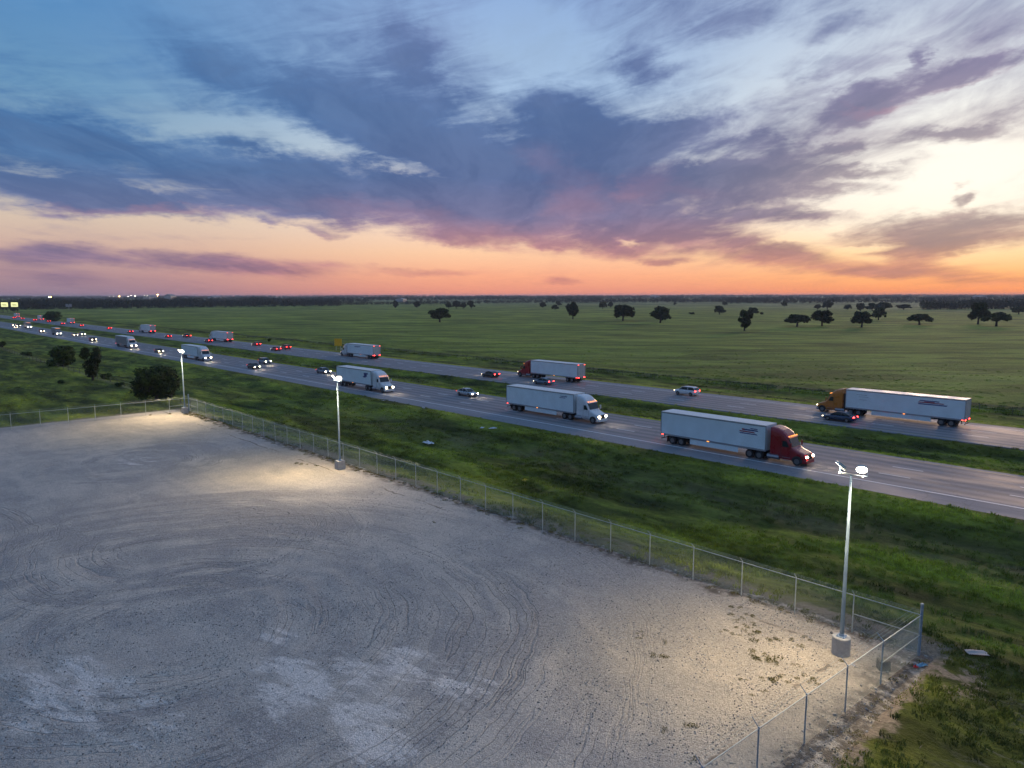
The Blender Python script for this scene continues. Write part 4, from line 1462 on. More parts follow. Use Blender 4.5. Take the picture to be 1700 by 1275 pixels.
plant('near', -139.5, 41.8, 10.2, 6.9, 'large dense dark bush-like tree behind the far left fence corner', 'tree', None, 'dense_tree', rz=.4)
plant('scrag', -183, 41.5, 6.6, 7.8, 'ragged dark tree with open branches between two low bushes and the round tree', 'tree', None, 'scraggy_tree', rz=2.2)
plant('near2', -227, 44.5, 8.0, 6.4, 'round dark tree at the left, left of the ragged tree', 'tree', None, 'round_tree', rz=1.0)
plant('bush', -190, 43, 2.4, 2.3, 'low dark bush directly below the ragged tree, left one', 'bush', 'low bushes on the left field fence', 'bush')
plant('bush', -186.5, 45.2, 2.4, 2.1, 'low dark bush below the ragged tree, right one', 'bush', 'low bushes on the left field fence', 'bush')
plant('bush', -275, 44, 3.2, 2.0, 'low bush on the old field line left of the round dark tree', 'bush', 'low bushes on the left field fence', 'bush')
plant('bush', -166, 42.6, 2.0, 1.2, 'small bush on the field path between ragged tree and big dense tree', 'bush', 'low bushes on the left field fence', 'bush')
plant('bush', -182, 35, 1.6, 1.2, 'small bush alone in the dark left field below the ragged tree', 'bush', 'low bushes on the left field fence', 'bush')
plant('bush', -330, 45, 3.0, 3.2, 'dark bush at the left edge of the view beside the highway verge', 'bush', 'low bushes on the left field fence', 'bush')
plant('bush', -290, 133, 1.7, 1.9, 'single small bush on the far verge above the red cars', 'bush', None, 'bush')
plant('near2', -629, 119, 14.0, 8.6, 'dark round tree by the far carriageway beside the distant trucks', 'tree', None, 'round_tree')
plant('round', -1042, 158, 9.0, 5.0, 'dark tree under the lit billboards at the far left', 'tree', None, 'round_tree')

# ------------------------------------------------------------------ far tree lines and woods
FARLEAF = leaf_mat('far_foliage', (0.030, 0.040, 0.022), (0.050, 0.062, 0.028))


def far_crown(seed):
    g = random.Random(seed)
    cl = [(g.uniform(-.42, .42), g.uniform(-.42, .42), g.uniform(.18, .74), g.uniform(.20, .32)) for _ in range(12)]
    me = crown_mesh(g, cl, 170, .085, flat=1.0, name='far_crown', mat=FARLEAF)
    return me


FC = [far_crown(s) for s in range(5)]


def cam_ground(px, py):
    """ground offset right/forward of the camera as world x, y"""
    return (right_h.x * px + fwd_h.x * py, right_h.y * px + fwd_h.y * py)


def band(name, u0, u1, d0, d1, h, spacing, rows, seed, gap=0.0):
    """u = sideways slope (-.72..+.72 is the picture), d = distance ahead at either end"""
    g = np.random.default_rng(seed)
    xs, ys, sc = [], [], []
    for r_ in range(rows):
        n = int(abs(u1 - u0) * (d0 + d1) / 2 / spacing)
        for k in range(n):
            f = (k + g.random()) / n
            u_ = u0 + (u1 - u0) * f
            d = d0 + (d1 - d0) * f
            if gap > 0 and _n1(np.array(u_ * 23 + seed), np.array(seed * 1.7)) < gap - .5:
                continue
            d = d * (1 + 0.012 * r_) + g.normal(0, d * .004)
            x, y = cam_ground(u_ * d, d)
            xs.append(x)
            ys.append(y)
            sc.append(h * g.uniform(.72, 1.12) * (1 + .35 * float(_n2(np.array(u_ * 31.), np.array(seed * 3.)))))
    xs, ys, sc = np.array(xs), np.array(ys), np.array(sc)
    z = height(xs, ys) - 0.06 * sc
    sc = np.minimum(sc, (25.5 - z))
    scatter(name, np.stack([xs, ys, z], 1), g.uniform(0, 6.28, len(xs)), sc, FC)


band('near_wood', -0.90, -0.24, 830, 1290, 15.0, 6.5, 4, 1)
band('near_wood', -0.90, -0.20, 1300, 1750, 15.0, 10, 3, 2)
band('tree_line', -0.26, 0.05, 1330, 1650, 10.0, 8, 2, 3, .25)
band('tree_line', 0.0, 0.36, 1650, 1700, 13.0, 7, 2, 4, .15)
band('near_wood', 0.575, 0.90, 905, 980, 13.5, 6.5, 4, 5)
band('tree_line', 0.30, 0.80, 1500, 1600, 13.0, 8, 2, 6, .2)
band('tree_line', -0.85, 0.85, 2150, 2250, 14.0, 10, 2, 7, .3)
band('tree_line', -0.85, 0.85, 2900, 3000, 15.0, 13, 2, 8, .2)
band('horizon_wood', -0.9, 0.9, 3900, 4000, 16.0, 22, 2, 9, .15)
band('horizon_wood', -0.9, 0.9, 5000, 5100, 17.0, 24, 3, 10)
band('horizon_wood', -0.9, 0.9, 6200, 6300, 18.0, 24, 2, 11)


# ------------------------------------------------------------------ vehicles
def paint(name, c, rough=0.32, coat=0.4):
    return simple(name, c, rough, 0.0, 0.5, vary=0.05, vscale=1.2, coat=coat)


VM = {
 'white': paint('white_vehicle_paint', (0.70, 0.72, 0.74)),
 'trailer': simple('white_trailer_skin', (0.74, 0.84, 0.88), 0.42, vary=0.06, vscale=.7),
 'trailer_grey': simple('grey_trailer_skin', (0.22, 0.24, 0.25), 0.5, vary=0.1, vscale=.7),
 'roof': simple('trailer_roof', (0.78, 0.77, 0.75), 0.5, vary=0.06, vscale=.5),
 'red': paint('dark_red_paint', (0.30, 0.008, 0.018)),
 'orange': paint('orange_paint', (0.52, 0.17, 0.02)),
 'silver': simple('silver_paint', (0.42, 0.45, 0.48), 0.3, 0.5, vary=0.05, coat=0.5),
 'blue': paint('dark_blue_paint', (0.02, 0.045, 0.10)),
 'steel': simple('blue_grey_paint', (0.12, 0.19, 0.27), 0.3, 0.3, coat=0.4),
 'black': paint('black_paint', (0.015, 0.016, 0.02)),
 'redcar_glow': paint('red_car_tail_glow', (0.36, 0.02, 0.02)),  # red body colour also stands for tail-lamp glow over the far cars
 'glass': simple('dark_glass', (0.02, 0.035, 0.04), 0.14, 0.0, 0.5),
 'tyre': simple('tyre_rubber', (0.02, 0.02, 0.021), 0.85, vary=0.15),
 'rim': simple('wheel_rim', (0.16, 0.165, 0.175), 0.45, 0.5),
 'dark': simple('dark_chassis', (0.025, 0.026, 0.03), 0.7, vary=0.15),
 'chrome': simple('chrome_trim', (0.30, 0.32, 0.36), 0.3, 0.9),
 'rail': simple('aluminium_rail', (0.34, 0.37, 0.42), 0.4, 0.6),
 'door': simple('trailer_door', (0.60, 0.58, 0.55), 0.5, vary=0.08),
 'navy': simple('navy_print', (0.05, 0.07, 0.22), 0.5),
 'print_red': simple('red_print', (0.35, 0.05, 0.08), 0.5),
 'headlight': emitter('lit_headlight', (1.0, 0.80, 0.52), 45.0),
 'amber': emitter('lit_amber_marker', (1.0, 0.30, 0.04), 3.0),
 'tail': emitter('lit_tail_lamp', (1.0, 0.03, 0.025), 20.0),
 'headaway': emitter('headlamp_seen_from_side', (1.0, 0.80, 0.52), 5.0),
 'tailaway': emitter('tail_lamp_seen_from_side', (1.0, 0.04, 0.03), 1.5),
 'taildim': emitter('lit_trailer_lamp', (1.0, 0.06, 0.03), 9.0),
}


def rrect(x, hw, z0, z1, e=5.0, n=20):
    """superelliptic cross-section ring at x"""
    out = []
    cz, hz = (z0 + z1) / 2, (z1 - z0) / 2
    for k in range(n):
        t = 2 * math.pi * (k + .5) / n
        c, s = math.cos(t), math.sin(t)
        out.append((x, hw * math.copysign(abs(c) ** (2 / e), c), cz + hz * math.copysign(abs(s) ** (2 / e), s)))
    return out


def wheel_meshes(r, w):
    ty = MB()
    prof = [(r * .62, -w / 2), (r * .9, -w / 2), (r, -w / 2 + .04), (r, w / 2 - .04), (r * .9, w / 2), (r * .62, w / 2)]
    rings = [[(rr * math.cos(2 * math.pi * k / 20), yy, rr * math.sin(2 * math.pi * k / 20)) for k in range(20)] for rr, yy in prof]
    ty.loft(rings)
    rm = MB()
    prof = [(r * .2, w / 2 - .02), (r * .24, w / 2 + .012), (r * .58, w / 2 - .03), (r * .60, w / 2 + .006)]
    rings = [[(rr * math.cos(2 * math.pi * k / 16), yy, rr * math.sin(2 * math.pi * k / 16)) for k in range(16)] for rr, yy in prof]
    rm.loft(rings)
    prof = [(r * .60, -w / 2 - .006), (r * .58, -w / 2 + .03), (r * .24, -w / 2 - .012), (r * .2, -w / 2 + .02)]
    rings = [[(rr * math.cos(2 * math.pi * k / 16), yy, rr * math.sin(2 * math.pi * k / 16)) for k in range(16)] for rr, yy in prof]
    rm.loft(rings)
    return ty.mesh('tyre', VM['tyre']), rm.mesh('rim', VM['rim'])


BIGW = wheel_meshes(.50, .30)
DUALW = wheel_meshes(.50, .58)
CARW = wheel_meshes(.33, .22)


def wheel(parent, wm, x, y, r):
    w = link('wheel', wm[0], parent, loc=(x, y, r))
    link('rim', wm[1], w)
    return w


# --- tractor
def tractor_body():
    st = [(-.02, .86, .42, .98), (-.10, 1.00, .36, 1.12), (-.30, 1.08, .34, 1.36), (-.7, 1.12, .36, 1.52), (-1.25, 1.16, .40, 1.72), (-1.60, 1.19, .42, 1.92),
          (-1.74, 1.20, .42, 2.14), (-2.02, 1.20, .42, 2.66), (-2.20, 1.20, .42, 3.02), (-2.50, 1.21, .42, 3.40), (-2.95, 1.22, .42, 3.74), (-3.5, 1.23, .42, 3.96), (-4.0, 1.24, .42, 4.04), (-4.15, 1.24, .42, 4.04)]
    return MB().loft([rrect(x, hw, a, b, 7.0, 28) for x, hw, a, b in st]).mesh('cab_body', None, False)


TB = tractor_body()
TP = {}
TP['windshield'] = MB().quad((-1.70, -1.02, 2.10), (-1.70, 1.02, 2.10), (-2.14, .98, 2.93), (-2.14, -.98, 2.93)).mesh('w')
mb = MB()
mb.loft([[(-1.63, -1.0, 2.03), (-1.63, 1.0, 2.03), (-1.75, 1.03, 2.0), (-1.75, -1.03, 2.0)], [(-2.10, -.96, 2.95), (-2.10, .96, 2.95), (-2.3, 1.0, 2.92), (-2.3, -1.0, 2.92)]])
TP['windshield'] = mb.mesh('windshield', VM['glass'])
TP['visor'] = MB().loft([[(-1.98, -1.06, 3.0), (-1.98, 1.06, 3.0), (-2.3, 1.1, 3.10), (-2.3, -1.1, 3.10)], [(-1.96, -1.06, 2.93), (-1.96, 1.06, 2.93), (-2.3, 1.1, 2.97), (-2.3, -1.1, 2.97)]]).mesh('visor')
TP['bumper'] = MB().loft([rrect(x, hw, a, b, 5, 16) for x, hw, a, b in ((.07, .80, .36, .68), (.03, 1.02, .30, .76), (-.25, 1.15, .28, .78), (-.55, 1.18, .30, .70))]).mesh('bumper')
g_ = MB()
for k in range(6):
    g_.box(-.02, .05 - k * .018, -.42, .42, .80 + k * .085, .84 + k * .085)
g_.box(-.14, -.01, -.46, .46, .76, 1.30)
TP['grille'] = g_.mesh('grille', VM['dark'])
SW = [MB().loft([[(-1.95, s * 1.215, 1.95), (-2.75, s * 1.222, 1.95), (-2.75, s * 1.226, 2.62), (-2.28, s * 1.218, 2.62)], [(-1.95, s * 1.16, 1.95), (-2.75, s * 1.16, 1.95), (-2.75, s * 1.16, 2.62), (-2.28, s * 1.16, 2.62)]]).mesh('side_window', VM['glass']) for s in (-1, 1)]
SEAM = [MB().box(-2.865, -2.845, s * 1.20 - .03, s * 1.20 + .03, .95, 2.8).box(-1.80, -1.78, s * 1.18 - .03, s * 1.18 + .03, .95, 1.9).box(-4.1, -1.8, s * 1.21 - .022, s * 1.21 + .022, .93, .945).mesh('door_seam', VM['dark']) for s in (-1, 1)]
ARCH = []
for s in (-1, 1):
    mb = MB()
    rings = [[(-1.0 + .62 * math.cos(math.pi * k / 12) , s * yy, .5 + .60 * math.sin(math.pi * k / 12)) for k in range(13)] + [(-1.0 - .5, s * yy, .40), (-.5, s * yy, .40)] for yy in (1.0, 1.205)]
    ARCH.append(mb.loft(rings).mesh('wheel_arch', VM['dark']))
MIRR = [MB().box(-1.72, -1.60, s * 1.42 - .10, s * 1.42 + .10, 1.95, 2.5).box(-1.70, -1.66, min(s * 1.1, s * 1.4), max(s * 1.1, s * 1.4), 2.02, 2.05).box(-1.70, -1.66, min(s * 1.1, s * 1.4), max(s * 1.1, s * 1.4), 2.42, 2.45).mesh('mirror') for s in (-1, 1)]
TANK = [MB().tube((-3.1, s * .98, .62), (-4.5, s * .98, .62), .30, .30, 14).box(-4.4, -3.2, s * .98 - .24, s * .98 + .24, .88, .94).mesh('fuel_tank', VM['chrome']) for s in (-1, 1)]
CHASSIS = MB().box(-7.0, -.6, -.45, -.33, .72, .98).box(-7.0, -.6, .33, .45, .72, .98).box(-6.9, -4.2, -.5, .5, .98, 1.10).box(-5.55, -5.45, -1.0, 1.0, .45, .57).box(-6.75, -6.65, -1.0, 1.0, .45, .57).mesh('chassis', VM['dark'])
STACK = MB().tube((-4.24, -.9, 1.2), (-4.24, -.9, 3.9), .07, .07, 8).box(-4.30, -4.18, -.6, .6, 1.1, 3.2).mesh('cab_back_pipes', VM['dark'])
HL = [MB().loft([[(.055, s * .76 - .15, .98), (.055, s * .76 + .15, .98), (.03, s * .76 + .17, 1.13), (.03, s * .76 - .15, 1.13)], [(-.2, s * .78 - .15, .97), (-.2, s * .78 + .26, .97), (-.2, s * .78 + .27, 1.15), (-.2, s * .78 - .15, 1.15)]]).mesh('headlight', VM['headlight']) for s in (-1, 1)]
MARK = MB()
for yy in (-.9, -.4, 0, .4, .9):
    MARK.box(-2.16, -2.04, yy - .07, yy + .07, 3.11, 3.17)
MARK = MARK.mesh('cab_marker', VM['amber'])
STEPM = [MB().box(-2.7, -1.8, s * 1.2 - .04, s * 1.2 + .04, .42, .47).box(-2.7, -1.8, s * 1.2 - .04, s * 1.2 + .04, .74, .79).mesh('step', VM['chrome']) for s in (-1, 1)]


def beam(parent, x, y, z, watts, warm=(1.0, 0.80, 0.55)):
    l = bpy.data.lights.new('headlight_beam', 'SPOT')
    l.energy = watts * 0.4
    l.color = warm
    l.spot_size = R(62)
    l.spot_blend = 0.7
    l.shadow_soft_size = 0.10
    o = bpy.data.objects.new('headlight_beam', l)
    COL.objects.link(o)
    o.parent = parent
    o.location = (x, y, z)
    o.rotation_euler = (R(82), 0, R(-90))
    return o


# --- trailers (front wall at x=0, running back to -L)
TRC = {}


def trailer_meshes(L):
    if L in TRC:
        return TRC[L]
    d = {}
    d['box'] = MB().box(-L, 0, -1.27, 1.27, 1.16, 4.04).mesh('trailer_body')
    rf_ = MB()
    rf_.box(-L - .01, .02, -1.295, 1.295, 4.043, 4.10)
    d['roof'] = rf_.mesh('trailer_roof', VM['roof'])
    d['top_rail'] = MB().box(-L - .02, .01, -1.305, -1.272, 3.90, 4.04).box(-L - .02, .01, 1.272, 1.305, 3.90, 4.04).mesh('upper_rail', VM['rail'])
    d['bottom_rail'] = MB().box(-L - .02, .01, -1.30, -1.272, 1.06, 1.26).box(-L - .02, .01, 1.272, 1.30, 1.06, 1.26).box(-L, 0, -1.2, 1.2, 1.04, 1.158).mesh('lower_rail', VM['rail'])
    rb = MB()
    k = .62
    while k < L - .3:
        for s in (-1, 1):
            rb.box(-k - .02, -k + .02, s * 1.274 - .006, s * 1.274 + .006, 1.262, 3.898)
        k += 1.22
    d['ribs'] = rb.mesh('side_rib')
    d['front_corner'] = MB().box(-.06, .025, -1.31, -1.24, 1.1, 4.0).box(-.06, .025, 1.24, 1.31, 1.1, 4.0).mesh('corner_post', VM['rail'])
    dr = []
    for s in (-1, 1):
        mb = MB().box(-L - .045, -L - .005, min(s * .02, s * 1.22), max(s * .02, s * 1.22), 1.22, 3.88)
        dr.append(mb.mesh('rear_door', VM['door']))
    d['doors'] = dr
    lr = MB()
    for y in (-.95, -.35, .35, .95):
        lr.tube((-L - .07, y, 1.2), (-L - .07, y, 3.9), .018, .018, 6)
        lr.box(-L - .09, -L - .05, y - .05, y + .16, 1.9, 1.95)
    for y in (-1.19, 1.19):
        for z in (1.5, 2.2, 2.9, 3.6):
            lr.box(-L - .06, -L - .04, y - .10, y + .10, z - .04, z + .04)
    d['rods'] = lr.mesh('lock_rod', VM['rail'])
    d['frame'] = MB().box(-L - .06, -L + .02, -1.31, -1.215, 1.05, 4.02).box(-L - .06, -L + .02, 1.215, 1.31, 1.05, 4.02).box(-L - .06, -L + .02, -1.215, 1.215, 3.885, 4.035).box(-L - .06, -L + .02, -1.215, 1.215, 1.05, 1.215).mesh('door_frame', VM['rail'])
    d['guard'] = MB().box(-L - .05, -L + .03, -1.2, 1.2, .50, .60).box(-L - .03, -L + .03, -.5, -.42, .58, 1.06).box(-L - .03, -L + .03, .42, .5, .58, 1.06).mesh('rear_guard', VM['dark'])
    a, b = -L * .24, -L + 4.3
    sk = []
    for s in (-1, 1):
        sk.append(MB().box(b, a, s * 1.235 - .012, s * 1.235 + .012, .42, 1.055).mesh('side_skirt'))
    d['skirt'] = sk
    lg = MB()
    for s in (-1, 1):
        lg.box(-2.35, -2.20, s * .95 - .07, s * .95 + .07, .28, 1.05).box(-2.42, -2.12, s * .95 - .13, s * .95 + .13, .25, .30)
        lg.tube((-2.27, s * .95, .9), (-3.2, s * .6, 1.04), .03, .03, 5)
    lg.box(-2.31, -2.24, -.9, .9, .6, .66)
    d['gear'] = lg.mesh('landing_leg', VM['dark'])
    bg_ = MB().box(-L + .8, -L + 4.1, -.55, -.40, .74, 1.04).box(-L + .8, -L + 4.1, .40, .55, .74, 1.04).box(-L + 1.62, -L + 1.72, -1.0, 1.0, .45, .56).box(-L + 2.92, -L + 3.02, -1.0, 1.0, .45, .56)
    d['bogie'] = bg_.mesh('bogie', VM['dark'])
    d['flap'] = MB().box(-L + .86, -L + .88, -1.2, -.62, .22, .95).box(-L + .86, -L + .88, .62, 1.2, .22, .95).mesh('mud_flap', VM['dark'])
    d['tail'] = [MB().box(-L - .085, -L - .062, s * .95 - .22, s * .95 + .22, 1.08, 1.20).mesh('tail_light', VM['tail']) for s in (-1, 1)]
    d['top'] = [MB().box(-L - .085, -L - .062, s * 1.02 - .17, s * 1.02 + .17, 3.88, 3.97).mesh('upper_marker', VM['taildim']) for s in (-1, 1)]
    d['sidem'] = [MB().box(-L * .52 - .14, -L * .52 + .14, s * 1.31 - .012, s * 1.31 + .012, 1.10, 1.17).mesh('side_marker', VM['amber']) for s in (-1, 1)]
    d['siderear'] = [MB().box(-L + .12, -L + .36, s * 1.31 - .012, s * 1.31 + .012, 1.10, 1.17).mesh('side_marker', VM['taildim']) for s in (-1, 1)]
    TRC[L] = d
    return d


def decal(parent, x0, strips):
    """printed marks on the trailer side; strips = (dx, z, length, height, material)"""
    for s in (-1, 1):
        by = {}
        for (dx, z, ln, hh, m, sl) in strips:
            mb = by.setdefault(m, MB())
            xa, xb = x0 + dx, x0 + dx - ln
            pts = [(xa, s * 1.2835, z), (xb, s * 1.2835, z), (xb - sl, s * 1.2835, z + hh), (xa - sl, s * 1.2835, z + hh)]
            if s > 0:
                pts = pts[::-1]
            mb.quad(*pts)
        for m, mb in by.items():
            link('printed_mark', mb.mesh('printed_mark', VM[m]), parent)


def semi(front, lane, sgn, L, cabm, label, trm='trailer', skirt=True, marks=None, watts=0, top_lights=True, cab_off=4.45, cab_lights=True, group='semi-trailer trucks on the highway'):
    t = thing('semi_truck', (front, lane, 0), label, 'truck', group, rz=0.0 if sgn > 0 else math.pi)
    cb = VM[cabm]
    b = link('cab_body', TB, t, cb)
    link('windshield', TP['windshield'], t)
    link('visor', TP['visor'], t, cb)
    link('bumper', TP['bumper'], t, VM['chrome'] if cabm == 'orange' else cb)
    link('grille', TP['grille'], t)
    for i in (0, 1):
        link('side_window', SW[i], t)
        link('door_seam', SEAM[i], t)
        link('wheel_arch', ARCH[i], t)
        link('mirror', MIRR[i], t, cb)
        link('fuel_tank', TANK[i], t)
        link('headlight', HL[i], t, VM['headlight'] if sgn > 0 else VM['headaway'])
        link('step', STEPM[i], t)
        wheel(t, BIGW, -1.0, (-1, 1)[i] * 1.06, .5)
        wheel(t, DUALW, -5.5, (-1, 1)[i] * .93, .5)
        wheel(t, DUALW, -6.7, (-1, 1)[i] * .93, .5)
    link('chassis', CHASSIS, t)
    link('cab_back_pipes', STACK, t)
    if cab_lights:
        link('cab_marker', MARK, t)
    d = trailer_meshes(L)
    o = (-cab_off - .25, 0, 0)
    body = link('trailer_body', d['box'], t, VM[trm], loc=o)
    link('trailer_roof', d['roof'], body)
    link('upper_rail', d['top_rail'], body)
    link('lower_rail', d['bottom_rail'], body)
    link('side_rib', d['ribs'], body, VM[trm])
    link('corner_post', d['front_corner'], body)
    for q in d['doors']:
        link('rear_door', q, body)
    link('lock_rod', d['rods'], body)
    link('door_frame', d['frame'], body)
    link('rear_guard', d['guard'], body)
    link('landing_leg', d['gear'], body)
    link('bogie', d['bogie'], body)
    link('mud_flap', d['flap'], body)
    for i in (0, 1):
        if skirt:
            link('side_skirt', d['skirt'][i], body, VM[trm])
        link('tail_light', d['tail'][i], body)
        if top_lights:
            link('upper_marker', d['top'][i], body)
        link('side_marker', d['sidem'][i], body)
        link('side_marker', d['siderear'][i], body)
    for xx in (1.67, 2.97):
        for s in (-1, 1):
            wheel(t, DUALW, o[0] - L + xx, s * .93, .5)
    if marks:
        decal(body, 0, marks)
    if watts:
        beam(t, .25, -.75, 1.05, watts)
        beam(t, .25, .75, 1.05, watts)
    return t


LOGO = [(-1.0, 3.45, .9, .10, 'navy', .1), (-.9, 3.22, 1.7, .16, 'navy', .2), (-1.3, 3.00, 1.9, .14, 'print_red', .2), (-1.0, 2.80, 2.2, .12, 'navy', .2), (-2.6, 3.20, .35, .2, 'print_red', .1)]
TEXT2 = [(-1.4, 3.45, 1.3, .10, 'navy', .05), (-1.7, 3.25, 1.2, .09, 'navy', .05), (-1.3, 3.60, .5, .06, 'navy', 0)]
SQ = [(-1.5, 2.75, 1.0, .75, 'navy', .25), (-1.9, 2.55, 1.0, .25, 'navy', .15), (-1.2, 3.2, .5, .3, 'navy', 0)]
BAR = [(-4.2, 3.35, 3.4, .14, 'navy', .1), (-4.6, 3.15, 2.2, .07, 'navy', .1)]
PURP = [(-10.6, 3.35, 2.6, .14, 'navy', .1), (-10.4, 3.10, 3.4, .13, 'print_red', .15), (-10.4, 2.85, 3.8, .16, 'navy', .15), (-11.2, 3.22, 1.4, .10, 'print_red', .1),
        (-1.6, 3.35, 1.6, .06, 'rail', .1), (-1.9, 3.05, 1.5, .05, 'rail', .1), (-2.0, 2.6, 1.2, .05, 'rail', .1)]

semi(-33.4, 77.7, 1, 14.3, 'red', 'semi-truck with dark red cab and white trailer, nearest of those heading right', marks=LOGO, watts=900)
semi(-66.2, 81.5, 1, 14.9, 'white', 'white semi-truck with plain white trailer in the middle lane, behind the red-cab truck', marks=TEXT2, watts=900)
semi(-116.8, 77.8, 1, 13.4, 'white', 'white semi-truck with a dark blue square mark on its trailer, beside the middle floodlight', marks=SQ, watts=900, skirt=False)
semi(-210.5, 77.8, 1, 13.4, 'white', 'white semi-truck passing right behind the farthest floodlight head', watts=700)
semi(-281.5, 77.8, 1, 13.4, 'white', 'semi-truck with white cab and grey trailer near the two left trees', trm='trailer_grey', watts=700)
semi(-49.3, 117.0, -1, 16.6, 'orange', 'semi-truck with orange cab and white trailer on the far carriageway at right', marks=PURP, watts=900, top_lights=False)
semi(-120.3, 117.0, -1, 14.3, 'red', 'semi-truck with red cab and white trailer heading left on the far carriageway', watts=700, skirt=False)
semi(-201.8, 117.0, -1, 14.9, 'white', 'all-white semi-truck heading left beside the orange warning sign', marks=BAR, watts=600)
semi(-312.0, 117.0, -1, 15.6, 'white', 'white semi-truck heading left just ahead of the two red cars', watts=500)
semi(-409.0, 117.0, -1, 15.0, 'white', 'grey-white semi-truck heading left between red-lit cars, above the grey-trailer truck', trm='trailer', watts=0)


# --- box trucks and vans
def box_truck(front, lane, sgn, L, label, trm='trailer', cabm='white', watts=0):
    t = thing('box_truck', (front, lane, 0), label, 'truck', 'box trucks on the highway', rz=0.0 if sgn > 0 else math.pi)
    st = [(-.02, .95, .45, 1.1), (-.12, 1.05, .4, 1.35), (-.6, 1.08, .4, 1.55), (-.85, 1.08, .42, 1.85), (-1.15, 1.06, .45, 2.45), (-2.3, 1.06, .45, 2.5), (-2.35, 1.06, .45, 2.5)]
    link('cab_body', MB().loft([rrect(x, hw, a, b, 6, 24) for x, hw, a, b in st]).mesh('cab_body'), t, VM[cabm])
    link('windshield', MB().loft([[(-.78, -.92, 1.82), (-.78, .92, 1.82), (-.95, .94, 1.8), (-.95, -.94, 1.8)], [(-1.04, -.9, 2.36), (-1.04, .9, 2.36), (-1.3, .92, 2.34), (-1.3, -.92, 2.34)]]).mesh('windshield', VM['glass']), t)
    link('cargo_box', MB().box(-L, -2.5, -1.22, 1.22, 1.0, 3.6).mesh('cargo_box'), t, VM[trm])
    link('cargo_roof', MB().box(-L - .01, -2.48, -1.24, 1.24, 3.603, 3.66).mesh('cargo_roof', VM['roof']), t)
    link('rear_door', MB().box(-L - .04, -L - .003, -1.1, 1.1, 1.1, 3.45).mesh('rear_door', VM['door']), t)
    link('chassis', MB().box(-L, -.5, -.45, .45, .6, .98).mesh('chassis', VM['dark']), t)
    for s in (-1, 1):
        link('headlight', MB().box(-.10, .03, s * .78 - .16, s * .78 + .16, .88, 1.05).mesh('headlight', VM['headlight']), t)
        link('tail_light', MB().box(-L - .07, -L - .04, s * .98 - .16, s * .98 + .16, .98, 1.14).mesh('tail_light', VM['tail']), t)
        link('upper_marker', MB().box(-L - .07, -L - .04, s * .98 - .14, s * .98 + .14, 3.5, 3.58).mesh('upper_marker', VM['taildim']), t)
        link('side_window', MB().box(-2.1, -1.25, s * 1.065 - .012, s * 1.065 + .012, 1.65, 2.3).mesh('side_window', VM['glass']), t)
        wheel(t, BIGW, -1.0, s * .98, .5)
        wheel(t, DUALW, -L + 1.9, s * .88, .5)
    link('cab_marker', MB().box(-2.56, -2.48, -.9, .9, 3.35, 3.42).mesh('cab_marker', VM['amber']), t)
    if watts:
        beam(t, .25, -.75, 1.0, watts)
        beam(t, .25, .75, 1.0, watts)
    return t


box_truck(-399, 77.6, 1, 10.5, 'dark box truck with lit roof lamps, third truck from the left heading right', trm='trailer_grey', watts=600)
box_truck(-497, 82.0, 1, 10, 'small box truck behind the pair of headlights at far left', trm='trailer_grey')
box_truck(-572, 117.2, -1, 12.5, 'white box truck heading left, right of the dark roadside tree')
box_truck(-670, 117.2, -1, 12.0, 'white box truck heading left, left of the dark roadside tree')
box_truck(-772, 117.2, -1, 14, 'white box truck heading left, farthest one by the billboards')


